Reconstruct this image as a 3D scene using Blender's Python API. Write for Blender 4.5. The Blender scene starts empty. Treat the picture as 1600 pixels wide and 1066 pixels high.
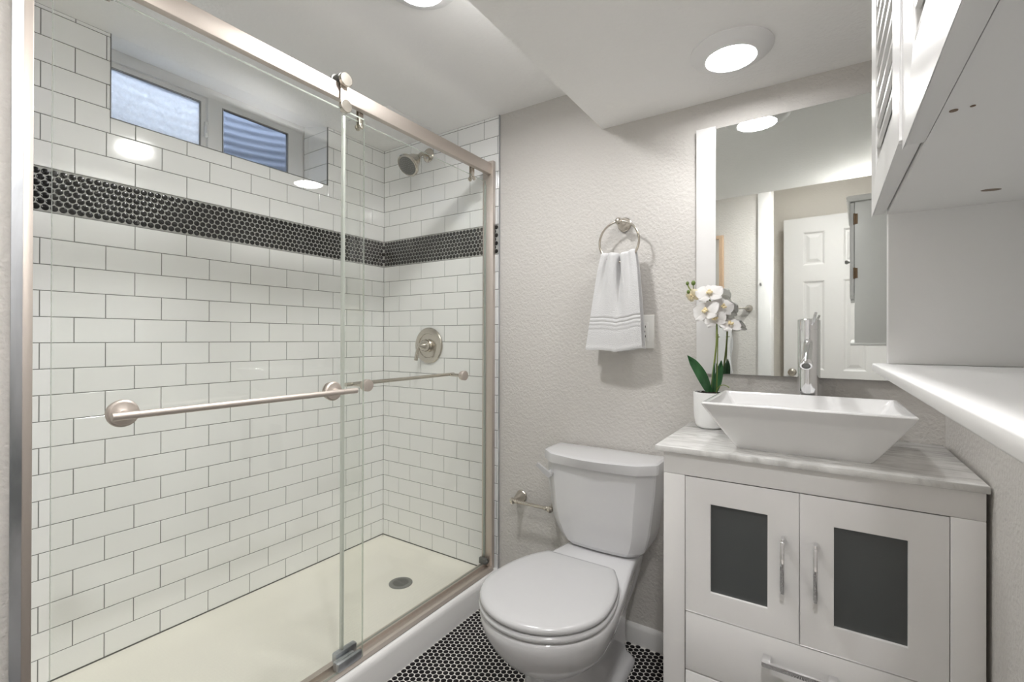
import bpy, bmesh, math, random
from mathutils import Vector, Matrix
import mathutils

# ------------------------------------------------------------------ camera, world, exposure
S = bpy.context.scene
C = S.collection
CAM_H = 1.1193
YAW, PITCH, ROLL = math.radians(33.3673), math.radians(0.1087), math.radians(0.169)
_f = Vector((-math.sin(YAW), math.cos(YAW), 0)); _r = Vector((math.cos(YAW), math.sin(YAW), 0)); _u = Vector((0, 0, 1))
_f, _u = _f * math.cos(PITCH) + _u * math.sin(PITCH), _u * math.cos(PITCH) - _f * math.sin(PITCH)
_r, _u = _r * math.cos(ROLL) + _u * math.sin(ROLL), _u * math.cos(ROLL) - _r * math.sin(ROLL)
cam_data = bpy.data.cameras.new('camera')
cam = bpy.data.objects.new('camera', cam_data); C.objects.link(cam)
cam.matrix_world = Matrix(((_r.x, _u.x, -_f.x, 0), (_r.y, _u.y, -_f.y, 0), (_r.z, _u.z, -_f.z, CAM_H), (0, 0, 0, 1)))
cam_data.sensor_fit = 'HORIZONTAL'; cam_data.sensor_width = 36
cam_data.lens = 734.39 / 1600 * 36
cam_data.shift_y = -(533 - 527.52) / 1600
cam_data.clip_start = 0.02
S.camera = cam

world = bpy.data.worlds.new('sky'); S.world = world; world.use_nodes = True
_bg = world.node_tree.nodes['Background']
_bg.inputs[0].default_value = (0.90, 0.935, 1.0, 1); _bg.inputs[1].default_value = 4.3

S.view_settings.view_transform = 'Standard'
S.view_settings.look = 'None'
S.view_settings.gamma = 1
S.view_settings.exposure = 1.96
S.view_settings.use_curve_mapping = False
S.cycles.use_denoising = True
S.cycles.max_bounces = 14
S.cycles.diffuse_bounces = 12
S.cycles.glossy_bounces = 6
S.cycles.transparent_max_bounces = 24
S.cycles.caustics_reflective = False
S.cycles.caustics_refractive = False
GLOW = 10.0              # radiance of the lamps' diffusers
SOFFIT_W, HIGH_W, ENTRY_FILL_W, HALL_FILL_W = 0.44, 2.2, 3.5, 0.6   # beam power of the downlights; entry and hall ones are added fill
BEAM = math.radians(173)

# ------------------------------------------------------------------ dimensions (metres, camera stands at x=0 y=0)
XT, YF, XW = -1.9264, 1.7014, 0.279          # tiled wall, far wall, right wall
ZC, ZS, XS, YS = 2.104, 1.9265, -0.706, 0.345  # ceiling, soffit underside, soffit side, soffit near end
YR, YH = -0.12, -1.12                        # wall behind the camera, hall wall
ZTRAY, ZB0, ZB1 = 0.0893, 1.4913, 1.6245     # tray lip, band bottom, band top
YSH = 0.205                                  # near end of the shower
XE = -1.187                                  # shower front edge of tile
PI = math.pi

# ------------------------------------------------------------------ materials
def new_mat(name):
    m = bpy.data.materials.new(name); m.use_nodes = True
    nt = m.node_tree; b = nt.nodes['Principled BSDF']
    return m, nt, b
def pr(name, col, rough=0.5, metal=0.0, spec=0.5, coat=0.0, emit=None, es=0):
    m, nt, b = new_mat(name)
    b.inputs['Base Color'].default_value = (*col, 1)
    b.inputs['Roughness'].default_value = rough
    b.inputs['Metallic'].default_value = metal
    b.inputs['Specular IOR Level'].default_value = spec
    b.inputs['Coat Weight'].default_value = coat
    b.inputs['Coat Roughness'].default_value = 0.05
    if emit:
        b.inputs['Emission Color'].default_value = (*emit, 1); b.inputs['Emission Strength'].default_value = es
    return m
def add_bump(m, scale, strength, dist=0.002, detail=2.0, stretch=None, rough_n=0.5):
    nt = m.node_tree; b = nt.nodes['Principled BSDF']
    tc = nt.nodes.new('ShaderNodeTexCoord'); n = nt.nodes.new('ShaderNodeTexNoise'); bp = nt.nodes.new('ShaderNodeBump')
    n.inputs['Scale'].default_value = scale; n.inputs['Detail'].default_value = detail; n.inputs['Roughness'].default_value = rough_n
    bp.inputs['Strength'].default_value = strength; bp.inputs['Distance'].default_value = dist
    if stretch:
        mp = nt.nodes.new('ShaderNodeMapping'); mp.inputs['Scale'].default_value = stretch
        nt.links.new(tc.outputs['Object'], mp.inputs[0]); nt.links.new(mp.outputs[0], n.inputs['Vector'])
    else:
        nt.links.new(tc.outputs['Object'], n.inputs['Vector'])
    nt.links.new(n.outputs['Fac'], bp.inputs['Height']); nt.links.new(bp.outputs[0], b.inputs['Normal'])
    return n
def mix_noise(m, c1, c2, scale, lo=0.4, hi=0.6, detail=4, stretch=None, distortion=0.0):
    nt = m.node_tree; b = nt.nodes['Principled BSDF']
    tc = nt.nodes.new('ShaderNodeTexCoord'); n = nt.nodes.new('ShaderNodeTexNoise'); r = nt.nodes.new('ShaderNodeValToRGB')
    n.inputs['Scale'].default_value = scale; n.inputs['Detail'].default_value = detail; n.inputs['Distortion'].default_value = distortion
    if stretch:
        mp = nt.nodes.new('ShaderNodeMapping'); mp.inputs['Scale'].default_value = stretch
        nt.links.new(tc.outputs['Object'], mp.inputs[0]); nt.links.new(mp.outputs[0], n.inputs['Vector'])
    else:
        nt.links.new(tc.outputs['Object'], n.inputs['Vector'])
    r.color_ramp.elements[0].position = lo; r.color_ramp.elements[1].position = hi
    r.color_ramp.elements[0].color = (*c1, 1); r.color_ramp.elements[1].color = (*c2, 1)
    nt.links.new(n.outputs['Fac'], r.inputs[0]); nt.links.new(r.outputs[0], b.inputs['Base Color'])

M = {}
M['wall'] = pr('wall_paint', (0.612, 0.592, 0.565), 0.55, spec=0.4); add_bump(M['wall'], 105, 0.55, 0.005, 2.5)
M['ceil'] = pr('ceiling_paint', (0.93, 0.925, 0.915), 0.6, spec=0.3); add_bump(M['ceil'], 90, 0.42, 0.004, 2.5)
M['hallwall'] = pr('hall_paint', (0.66, 0.63, 0.58), 0.6, spec=0.3); add_bump(M['hallwall'], 90, 0.4, 0.004, 2.5)
M['tile'] = pr('subway_tile', (0.90, 0.905, 0.90), 0.10, coat=0.0, spec=0.5)
M['grout'] = pr('grey_grout', (0.20, 0.20, 0.19), 0.9)
M['bandgrout'] = pr('band_grout', (0.42, 0.42, 0.40), 0.9)
M['floorgrout'] = pr('floor_grout', (0.72, 0.70, 0.67), 0.9)
M['penny'] = pr('black_penny', (0.008, 0.008, 0.008), 0.14, spec=0.28)
M['pennyfloor'] = pr('black_penny_floor', (0.007, 0.006, 0.007), 0.38, spec=0.18)
M['trimwhite'] = pr('white_trim', (0.77, 0.765, 0.76), 0.35)
M['tray'] = pr('acrylic_tray', (0.92, 0.895, 0.82), 0.22)
M['curb'] = pr('acrylic_curb', (0.87, 0.865, 0.855), 0.2)
M['nickel'] = pr('brushed_nickel', (0.64, 0.58, 0.53), 0.50, 1.0)
M['nickel2'] = pr('satin_nickel', (0.60, 0.56, 0.50), 0.22, 1.0)
M['alu'] = pr('bare_aluminium', (0.60, 0.62, 0.65), 0.35, 1.0)
mix_noise(M['alu'], (0.30, 0.32, 0.34), (0.74, 0.76, 0.80), 9, 0.35, 0.65, 5, (1, 1, 0.25), 0.6)
M['chrome'] = pr('chrome', (0.85, 0.85, 0.86), 0.05, 1.0)
M['steel'] = pr('steel_grate', (0.35, 0.35, 0.34), 0.3, 1.0)
M['hole'] = pr('dark_hole', (0.006, 0.006, 0.006), 0.9)
M['rubber'] = pr('grey_plastic', (0.16, 0.16, 0.15), 0.5)
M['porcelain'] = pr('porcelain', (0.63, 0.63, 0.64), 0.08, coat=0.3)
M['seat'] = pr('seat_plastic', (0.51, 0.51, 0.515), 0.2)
M['towel'] = pr('towel_cotton', (0.72, 0.72, 0.725), 0.95, spec=0.1); add_bump(M['towel'], 420, 0.7, 0.004, 3)
M['plate'] = pr('switch_plastic', (0.84, 0.835, 0.81), 0.35)
M['cab'] = pr('cabinet_paint', (0.79, 0.78, 0.77), 0.32); add_bump(M['cab'], 30, 0.04, 0.002, 2, (1, 1, 0.1))
M['wallcab'] = pr('wall_cabinet_paint', (0.77, 0.77, 0.765), 0.35)
M['frost'] = pr('frosted_dark_glass', (0.060, 0.066, 0.066), 0.30, spec=0.8); add_bump(M['frost'], 420, 0.12, 0.001, 1)
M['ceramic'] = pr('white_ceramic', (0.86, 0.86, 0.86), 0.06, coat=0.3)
M['leaf'] = pr('orchid_leaf', (0.035, 0.13, 0.045), 0.3)
mix_noise(M['leaf'], (0.022, 0.09, 0.03), (0.06, 0.19, 0.07), 25, 0.35, 0.65, 3, (1, 1, 0.3))
M['stem'] = pr('orchid_stem', (0.20, 0.25, 0.06), 0.45)
def petal_mat(name, col):
    m = pr(name, col, 0.6, spec=0.2); nt = m.node_tree; b = nt.nodes['Principled BSDF']; out = nt.nodes['Material Output']
    tl = nt.nodes.new('ShaderNodeBsdfTranslucent'); tl.inputs[0].default_value = (*col, 1); mx = nt.nodes.new('ShaderNodeMixShader'); mx.inputs[0].default_value = 0.38
    nt.links.new(b.outputs[0], mx.inputs[1]); nt.links.new(tl.outputs[0], mx.inputs[2]); nt.links.new(mx.outputs[0], out.inputs[0]); return m
M['petal'] = petal_mat('orchid_petal_white', (0.90, 0.89, 0.88)); M['petaly'] = petal_mat('orchid_petal_cream', (0.86, 0.80, 0.62))
M['lip'] = pr('orchid_lip', (0.80, 0.68, 0.42), 0.5)
M['bud'] = pr('orchid_bud', (0.13, 0.20, 0.04), 0.45)
M['soil'] = pr('potting_bark', (0.02, 0.014, 0.01), 0.95); add_bump(M['soil'], 160, 1.0, 0.01, 3)
M['pot'] = pr('matte_pot', (0.86, 0.86, 0.86), 0.35)
M['mirror'] = pr('mirror_silver', (0.80, 0.825, 0.80), 0.015, 1.0)
M['brass'] = pr('aged_brass_hinge', (0.22, 0.15, 0.10), 0.4, 1.0)
M['wood'] = pr('tan_wood', (0.47, 0.33, 0.22), 0.5)
M['dark'] = pr('dark_backing', (0.03, 0.03, 0.03), 0.9)
M['lamp'] = pr('lamp_diffuser', (1, 1, 1), 0.5, emit=(1.0, 0.988, 0.982), es=GLOW)
M['lamptrim'] = pr('lamp_trim', (0.84, 0.84, 0.84), 0.35)
M['galv'] = pr('galvanised_steel', (0.34, 0.385, 0.46), 0.55, 0.25)
M['gravel'] = pr('gravel', (0.35, 0.34, 0.33), 0.95)
M['vinyl'] = pr('white_vinyl', (0.80, 0.80, 0.79), 0.35)
M['paperart'] = pr('picture_paper', (0.75, 0.73, 0.68), 0.6)
M['label'] = pr('tiny_print', (0.05, 0.05, 0.05), 0.6)

# marble
m, nt, b = new_mat('carrara_marble'); M['marble'] = m
tc = nt.nodes.new('ShaderNodeTexCoord'); mp = nt.nodes.new('ShaderNodeMapping'); mp.inputs['Scale'].default_value = (2.2, 7.0, 1.5); mp.inputs['Rotation'].default_value = (0, 0, math.radians(14))
n1 = nt.nodes.new('ShaderNodeTexNoise'); n1.inputs['Scale'].default_value = 4.6; n1.inputs['Detail'].default_value = 9; n1.inputs['Distortion'].default_value = 1.3; n1.inputs['Roughness'].default_value = 0.62
rp = nt.nodes.new('ShaderNodeValToRGB'); rp.color_ramp.elements[0].position = 0.36; rp.color_ramp.elements[1].position = 0.62
rp.color_ramp.elements[0].color = (0.52, 0.515, 0.50, 1); rp.color_ramp.elements[1].color = (0.77, 0.765, 0.75, 1)
e = rp.color_ramp.elements.new(0.5); e.color = (0.68, 0.675, 0.66, 1)
nt.links.new(tc.outputs['Object'], mp.inputs[0]); nt.links.new(mp.outputs[0], n1.inputs['Vector']); nt.links.new(n1.outputs['Fac'], rp.inputs[0]); nt.links.new(rp.outputs[0], b.inputs['Base Color'])
b.inputs['Roughness'].default_value = 0.16

def glass_mat(name, tint, f0=0.045, haze=0.0, hazecol=(0.7, 0.7, 0.7), noise=None, maxr=0.9):
    """thin pane: transparent with a Schlick-weighted mirror reflection (and some dust)"""
    m = bpy.data.materials.new(name); m.use_nodes = True; nt = m.node_tree
    for n in list(nt.nodes): nt.nodes.remove(n)
    out = nt.nodes.new('ShaderNodeOutputMaterial'); tr = nt.nodes.new('ShaderNodeBsdfTransparent'); gl = nt.nodes.new('ShaderNodeBsdfGlossy')
    tr.inputs[0].default_value = (*tint, 1); gl.inputs['Roughness'].default_value = 0.0
    lw = nt.nodes.new('ShaderNodeLayerWeight'); lw.inputs['Blend'].default_value = 0.5
    p = nt.nodes.new('ShaderNodeMath'); p.operation = 'POWER'; p.inputs[1].default_value = 5.0
    ma = nt.nodes.new('ShaderNodeMath'); ma.operation = 'MULTIPLY_ADD'; ma.inputs[1].default_value = maxr - f0; ma.inputs[2].default_value = f0
    nt.links.new(lw.outputs['Facing'], p.inputs[0]); nt.links.new(p.outputs[0], ma.inputs[0])
    mx = nt.nodes.new('ShaderNodeMixShader'); nt.links.new(ma.outputs[0], mx.inputs[0])
    last = tr
    if haze > 0:
        df = nt.nodes.new('ShaderNodeBsdfDiffuse'); df.inputs[0].default_value = (*hazecol, 1)
        tl = nt.nodes.new('ShaderNodeBsdfTranslucent'); tl.inputs[0].default_value = (*hazecol, 1)
        a = nt.nodes.new('ShaderNodeMixShader'); a.inputs[0].default_value = 0.6
        nt.links.new(df.outputs[0], a.inputs[1]); nt.links.new(tl.outputs[0], a.inputs[2])
        h = nt.nodes.new('ShaderNodeMixShader'); h.inputs[0].default_value = haze
        if noise:
            tc = nt.nodes.new('ShaderNodeTexCoord'); n = nt.nodes.new('ShaderNodeTexNoise'); n.inputs['Scale'].default_value = noise; n.inputs['Detail'].default_value = 6
            mr = nt.nodes.new('ShaderNodeMapRange'); mr.inputs[1].default_value = 0.35; mr.inputs[2].default_value = 0.7; mr.inputs[3].default_value = haze * 0.85; mr.inputs[4].default_value = min(1, haze * 1.12)
            nt.links.new(tc.outputs['Object'], n.inputs['Vector']); nt.links.new(n.outputs['Fac'], mr.inputs[0]); nt.links.new(mr.outputs[0], h.inputs[0])
        nt.links.new(tr.outputs[0], h.inputs[1]); nt.links.new(a.outputs[0], h.inputs[2]); last = h
    nt.links.new(last.outputs[0], mx.inputs[1]); nt.links.new(gl.outputs[0], mx.inputs[2]); nt.links.new(mx.outputs[0], out.inputs[0])
    return m
M['glass'] = glass_mat('shower_glass', (0.990, 0.995, 0.984), 0.034)
M['glassedge'] = glass_mat('glass_edge', (0.86, 0.92, 0.86), 0.05, 0.45, (0.78, 0.83, 0.77))
M['seal'] = glass_mat('clear_seal', (0.93, 0.96, 0.93), 0.06, 0.62, (0.92, 0.94, 0.91))
M['dustglass'] = glass_mat('dusty_window_glass', (0.95, 0.97, 1.0), 0.05, 0.72, (0.68, 0.70, 0.73), 70)
M['screen'] = glass_mat('window_screen', (0.50, 0.52, 0.56), 0.01, 0.25, (0.10, 0.11, 0.13), None, 0.05)

# ------------------------------------------------------------------ helpers
ORG = {}
def bmn(): return bmesh.new()
def finish(name, bm, mat, parent=None, origin=None, smooth=35, mats=None):
    """one mesh object; vertices are given in world metres"""
    if parent is not None: o0 = ORG[parent.name]
    elif origin is not None: o0 = Vector(origin)
    else: o0 = Vector((0, 0, 0))
    bmesh.ops.recalc_face_normals(bm, faces=bm.faces[:])
    bmesh.ops.translate(bm, verts=bm.verts[:], vec=-o0)
    me = bpy.data.meshes.new(name); bm.to_mesh(me); bm.free()
    for mm in (mats or [mat]): me.materials.append(mm)
    if smooth:
        me.shade_smooth(); me.set_sharp_from_angle(angle=math.radians(smooth))
    o = bpy.data.objects.new(name, me); C.objects.link(o)
    if parent is not None: o.parent = parent
    else: o.location = o0
    ORG[o.name] = o0
    return o
def tag(o, label, cat, group=None):
    o['label'] = label; o['category'] = cat
    if group: o['group'] = group
    return o
def thing(name, label, cat, loc, group=None):
    o = bpy.data.objects.new(name, None); o.empty_display_size = 0.05; C.objects.link(o); o.location = loc
    ORG[o.name] = Vector(loc)
    return tag(o, label, cat, group)
def struct(o): o['kind'] = 'structure'; return o
def plab(o, label): o['label'] = label; return o

def box(bm, x0, x1, y0, y1, z0, z1, bev=0.0, seg=2, mi=0):
    vs = [bm.verts.new((x, y, z)) for x in (x0, x1) for y in (y0, y1) for z in (z0, z1)]
    F = [(0, 1, 3, 2), (4, 6, 7, 5), (0, 4, 5, 1), (2, 3, 7, 6), (0, 2, 6, 4), (1, 5, 7, 3)]
    fs = [bm.faces.new([vs[i] for i in f]) for f in F]
    for f in fs: f.material_index = mi
    if bev > 0:
        es = list({e for f in fs for e in f.edges})
        bmesh.ops.bevel(bm, geom=es, offset=bev, segments=seg, profile=0.5, affect='EDGES', clamp_overlap=True)
    return fs
def basis(d):
    d = Vector(d).normalized()
    a = Vector((0, 0, 1)) if abs(d.z) < 0.95 else Vector((1, 0, 0))
    x = d.cross(a).normalized(); y = d.cross(x).normalized()
    return x, y, d
def loft(bm, rings, cap0=True, cap1=True, closed=True, mi=0):
    vr = [[bm.verts.new(p) for p in r] for r in rings]
    n = len(vr[0])
    for a, b in zip(vr[:-1], vr[1:]):
        for i in range(n if closed else n - 1):
            j = (i + 1) % n
            f = bm.faces.new((a[i], a[j], b[j], b[i])); f.material_index = mi
    if cap0: bm.faces.new(list(reversed(vr[0]))).material_index = mi
    if cap1: bm.faces.new(vr[-1]).material_index = mi
    return vr
def circ(c, x, y, r, n, ph=0.0):
    c = Vector(c)
    return [c + x * (r * math.cos(2 * PI * k / n + ph)) + y * (r * math.sin(2 * PI * k / n + ph)) for k in range(n)]
def cyl(bm, p0, p1, r0, r1=None, n=24, mi=0, bev=0.0):
    r1 = r0 if r1 is None else r1
    p0, p1 = Vector(p0), Vector(p1); x, y, d = basis(p1 - p0)
    L = (p1 - p0).length; rings = []
    if bev > 0:
        rings = [circ(p0, x, y, r0 - bev, n), circ(p0 + d * bev * 0.3, x, y, r0 - bev * 0.3, n), circ(p0 + d * bev, x, y, r0, n), circ(p1 - d * bev, x, y, r1, n), circ(p1 - d * bev * 0.3, x, y, r1 - bev * 0.3, n), circ(p1, x, y, r1 - bev, n)]
    else: rings = [circ(p0, x, y, r0, n), circ(p1, x, y, r1, n)]
    return loft(bm, rings, mi=mi)
def tube(bm, pts, r, n=14, cap=True, mi=0, closed=False):
    pts = [Vector(p) for p in pts]; rs = r if isinstance(r, (list, tuple)) else [r] * len(pts)
    T = []
    for i in range(len(pts)):
        if closed: t = pts[(i + 1) % len(pts)] - pts[i - 1]
        else: t = pts[min(i + 1, len(pts) - 1)] - pts[max(i - 1, 0)]
        T.append(t.normalized())
    x, y, _ = basis(T[0]); rings = []
    for i, p in enumerate(pts):
        x = (x - T[i] * x.dot(T[i])).normalized(); y = T[i].cross(x)
        rings.append(circ(p, x, y, rs[i], n))
    if closed: rings.append(rings[0]); 
    if closed:
        vr = [[bm.verts.new(p) for p in rg] for rg in rings[:-1]]
        for i in range(len(vr)):
            a, b = vr[i], vr[(i + 1) % len(vr)]
            for k in range(n): bm.faces.new((a[k], a[(k + 1) % n], b[(k + 1) % n], b[k]))
    else: loft(bm, rings, cap, cap, mi=mi)
def lathe(bm, base, axis, prof, n=32, mi=0, cap0=True, cap1=True):
    base = Vector(base); x, y, d = basis(axis)
    return loft(bm, [circ(base + d * h, x, y, max(r, 1e-5), n) for r, h in prof], cap0, cap1, mi=mi)
def sphere(bm, c, r, sx=1, sy=1, sz=1, n=16, m=10):
    rings = []
    for j in range(1, m):
        t = PI * j / m
        rings.append([Vector(c) + Vector((r * sx * math.sin(t) * math.cos(2 * PI * k / n), r * sy * math.sin(t) * math.sin(2 * PI * k / n), -r * sz * math.cos(t))) for k in range(n)])
    vr = loft(bm, rings, False, False)
    a = bm.verts.new(Vector(c) + Vector((0, 0, -r * sz))); b = bm.verts.new(Vector(c) + Vector((0, 0, r * sz)))
    for k in range(n):
        bm.faces.new((a, vr[0][(k + 1) % n], vr[0][k])); bm.faces.new((b, vr[-1][k], vr[-1][(k + 1) % n]))
def frame(bm, x0, x1, z0, z1, hx0, hx1, hz0, hz1, y0, y1, bev=0.0, ax='Y', mi=0):
    """flat frame with a rectangular hole, extruded along ax from y0 to y1"""
    def P(u, w, v): return (u, w, v) if ax == 'Y' else (w, u, v)
    o = [(x0, z0), (x1, z0), (x1, z1), (x0, z1)]; h = [(hx0, hz0), (hx1, hz0), (hx1, hz1), (hx0, hz1)]
    V = {(s, k, w): bm.verts.new(P(q[0], yy, q[1])) for s, L in (('o', o), ('h', h)) for k, q in enumerate(L) for w, yy in ((0, y0), (1, y1))}
    fs = []
    for k in range(4):
        j = (k + 1) % 4
        for w in (0, 1): fs.append(bm.faces.new((V['o', k, w], V['o', j, w], V['h', j, w], V['h', k, w])))
        for s in ('o', 'h'): fs.append(bm.faces.new((V[s, k, 0], V[s, j, 0], V[s, j, 1], V[s, k, 1])))
    for f in fs: f.material_index = mi
    if bev > 0:
        es = [e for e in {e for f in fs for e in f.edges} if len(e.link_faces) == 2 and abs(e.link_faces[0].normal.angle(e.link_faces[1].normal, 0)) > 0.5] if False else None
        bm.normal_update()
        es = [e for e in {e for f in fs for e in f.edges} if len(e.link_faces) == 2 and e.calc_face_angle(0) > 0.5]
        bmesh.ops.bevel(bm, geom=es, offset=bev, segments=2, profile=0.5, affect='EDGES', clamp_overlap=True)
def prism(bm, poly, z0, z1, bev=0.0, seg=3, ax='Z', mi=0):
    """poly of 2-D points extruded along ax"""
    def P(q, w): return (q[0], q[1], w) if ax == 'Z' else ((w, q[0], q[1]) if ax == 'X' else (q[0], w, q[1]))
    a = [bm.verts.new(P(q, z0)) for q in poly]; b = [bm.verts.new(P(q, z1)) for q in poly]
    n = len(poly); fs = [bm.faces.new(list(reversed(a))), bm.faces.new(b)]
    for i in range(n): fs.append(bm.faces.new((a[i], a[(i + 1) % n], b[(i + 1) % n], b[i])))
    for f in fs: f.material_index = mi
    if bev > 0:
        es = list(fs[0].edges) + list(fs[1].edges)
        bmesh.ops.bevel(bm, geom=es, offset=bev, segments=seg, profile=0.5, affect='EDGES', clamp_overlap=True)
def sheet(bm, fn, nu, nv, th):
    """closed thin sheet around the surface fn(u,v)"""
    P = [[Vector(fn(i / nu, j / nv)) for j in range(nv + 1)] for i in range(nu + 1)]
    def nrm(i, j):
        du = P[min(i + 1, nu)][j] - P[max(i - 1, 0)][j]; dv = P[i][min(j + 1, nv)] - P[i][max(j - 1, 0)]
        c = du.cross(dv); return c.normalized() if c.length > 1e-12 else Vector((0, 0, 1))
    N = [[nrm(i, j) for j in range(nv + 1)] for i in range(nu + 1)]
    A = [[bm.verts.new(P[i][j] + N[i][j] * th / 2) for j in range(nv + 1)] for i in range(nu + 1)]
    B = [[bm.verts.new(P[i][j] - N[i][j] * th / 2) for j in range(nv + 1)] for i in range(nu + 1)]
    for i in range(nu):
        for j in range(nv):
            bm.faces.new((A[i][j], A[i + 1][j], A[i + 1][j + 1], A[i][j + 1]))
            bm.faces.new((B[i][j], B[i][j + 1], B[i + 1][j + 1], B[i + 1][j]))
    for i in range(nu):
        bm.faces.new((A[i][0], B[i][0], B[i + 1][0], A[i + 1][0])); bm.faces.new((A[i][nv], A[i + 1][nv], B[i + 1][nv], B[i][nv]))
    for j in range(nv):
        bm.faces.new((A[0][j], A[0][j + 1], B[0][j + 1], B[0][j])); bm.faces.new((A[nu][j], B[nu][j], B[nu][j + 1], A[nu][j + 1]))
def smooth01(t): t = max(0, min(1, t)); return t * t * (3 - 2 * t)

# ================================================================== STRUCTURE
# floor
bm = bmn(); box(bm, XT - 0.25, XW + 0.12, YH - 0.12, YF + 0.12, -0.12, -0.0006)
floor = struct(finish('floor', bm, M['floorgrout'], smooth=0))
def penny_mesh(bm, centres, axn, ax1, ax2, r, h, seg):
    """low domed round tiles: axn is the outward normal"""
    prof = [(1.0, -0.002), (1.0, h * 0.35), (0.9, h * 0.8), (0.6, h)]
    for c in centres:
        rings = [circ(c + axn * d, ax1, ax2, r * k, seg) for k, d in prof]
        loft(bm, rings, False, True)
rng = random.Random(4)
PX = 0.0203; PR = 0.0176
cen = []
nx = 0; x = -1.181 + 0.010
while x < XW - 0.008:
    y = YR - 0.3 + (PX / 2 if nx % 2 else 0)
    while y < YF - 0.016:
        cen.append(Vector((x, y, 0))); y += PX
    x += PR; nx += 1
bm = bmn(); penny_mesh(bm, cen, Vector((0, 0, 1)), Vector((1, 0, 0)), Vector((0, 1, 0)), 0.0089, 0.0008, 14)
finish('penny_tile', bm, M['pennyfloor'], floor)

# tiled wall with the window opening
WY0, WY1, WZ0 = 0.555, 1.357, 1.832
XWI = -2.118                     # inner face of the window frame
bm = bmn(); gx = XT - 0.0018
box(bm, XWI - 0.05, gx, YR - 0.02, YF + 0.12, -0.12, WZ0 - 0.006)
box(bm, XWI - 0.05, gx, YR - 0.02, WY0 - 0.006, WZ0 - 0.006, ZC + 0.12)
box(bm, XWI - 0.05, gx, WY1 + 0.006, YF + 0.12, WZ0 - 0.006, ZC + 0.12)
box(bm, XWI - 0.05, gx - 0.0, WY0 - 0.006, WY1 + 0.006, 2.165, ZC + 0.2)
wl = struct(finish('wall_left', bm, M['grout'], smooth=0))
G = 0.0011
ROWH = (ZB0 - ZTRAY) / 18
def rows():
    for k in range(18): yield ZTRAY + k * ROWH, ZTRAY + (k + 1) * ROWH, (17 - k) % 2       # 0 = the phase just under the band
    for k in range(6): yield ZB1 + k * ROWH, ZB1 + (k + 1) * ROWH, k % 2
def spans(j0, a, b, p=0.1535):
    """tile spans along a wall between a and b with joints at j0 + k p"""
    k = math.floor((a - j0) / p); s = a
    while s < b - 1e-6:
        k += 1; e = min(j0 + k * p, b)
        if e - s > 0.004: yield s, e
        s = e
rt = random.Random(11)
def tile_box(bm, u0, u1, z0, z1, face, ax):
    """one glazed tile, its face very slightly out of true"""
    t = 0.006; e0 = rt.uniform(-1, 1) * 0.00016; e1 = rt.uniform(-1, 1) * 0.00008
    bv = 0.0013
    def P(u, d, z): return (face - d, u, z) if ax == 'X' else (u, face + d, z)
    def dd(u, z): return (e0 * ((u - u0) / max(u1 - u0, 1e-6) - .5) + e1 * ((z - z0) / max(z1 - z0, 1e-6) - .5))
    L = [(u0, z0), (u1, z0), (u1, z1), (u0, z1)]
    ins = [(u0 + bv, z0 + bv), (u1 - bv, z0 + bv), (u1 - bv, z1 - bv), (u0 + bv, z1 - bv)]
    mid = [(u0 + bv * .35, z0 + bv * .35), (u1 - bv * .35, z0 + bv * .35), (u1 - bv * .35, z1 - bv * .35), (u0 + bv * .35, z1 - bv * .35)]
    rings = [[P(u, t, z) for u, z in L], [P(u, bv + dd(u, z), z) for u, z in L], [P(u, bv * .35 + dd(u, z), z) for u, z in mid], [P(u, dd(u, z), z) for u, z in ins]]
    loft(bm, rings, False, True)
bm = bmn()
for z0, z1, ph in rows():
    for a, b_ in spans(0.468 if ph == 0 else 0.391, YSH + 0.002, YF - 0.001):
        a_, b2 = a + G, b_ - G; za, zb = z0 + G, z1 - G
        if zb > WZ0 and b2 > WY0 and a_ < WY1:
            if a_ < WY0 - 0.004: tile_box(bm, a_, WY0 - 0.0015, za, zb, XT, 'X')
            if b2 > WY1 + 0.004: tile_box(bm, WY1 + 0.0015, b2, za, zb, XT, 'X')
            if za < WZ0 - 0.004: tile_box(bm, max(a_, WY0), min(b2, WY1), za, WZ0 - 0.0015, XT, 'X')
        else: tile_box(bm, a_, b2, za, zb, XT, 'X')
for a, b_ in list(spans(0.469, YSH + 0.002, WY0)) + list(spans(0.469, WY1, YF - 0.001)):   # thin cut course at the ceiling
    tile_box(bm, a + G, b_ - G, ZB1 + 6 * ROWH + G, ZC - 0.001, XT, 'X')
finish('subway_tile', bm, M['tile'], wl, smooth=0)
# tiled jambs and sill of the window recess
bm = bmn()
for z0, z1, ph in rows():
    if z1 > WZ0 + 0.01:
        a = max(z0, WZ0) + G
        for (x0, x1) in ((XT - 0.0005, XT - 0.152), (XT - 0.154, XWI + 0.004)):
            for yj, d in ((WY1, 1), (WY0, -1)):
                box(bm, x1, x0, min(yj, yj + d * 0.005), max(yj, yj + d * 0.005), a, z1 - G, 0.001, 1)
for yj, d in ((WY1, 1), (WY0, -1)):
    box(bm, XWI + 0.004, XT - 0.0005, min(yj, yj + d * 0.005), max(yj, yj + d * 0.005), ZB1 + 6 * ROWH + G, 2.150, 0.001, 1)
for a, b_ in spans(0.469, WY0, WY1): box(bm, XWI + 0.004, XT - 0.0015, a + G, b_ - G, WZ0 - 0.005, WZ0, 0.001, 1)
finish('recess_tile', bm, M['tile'], wl)
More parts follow.
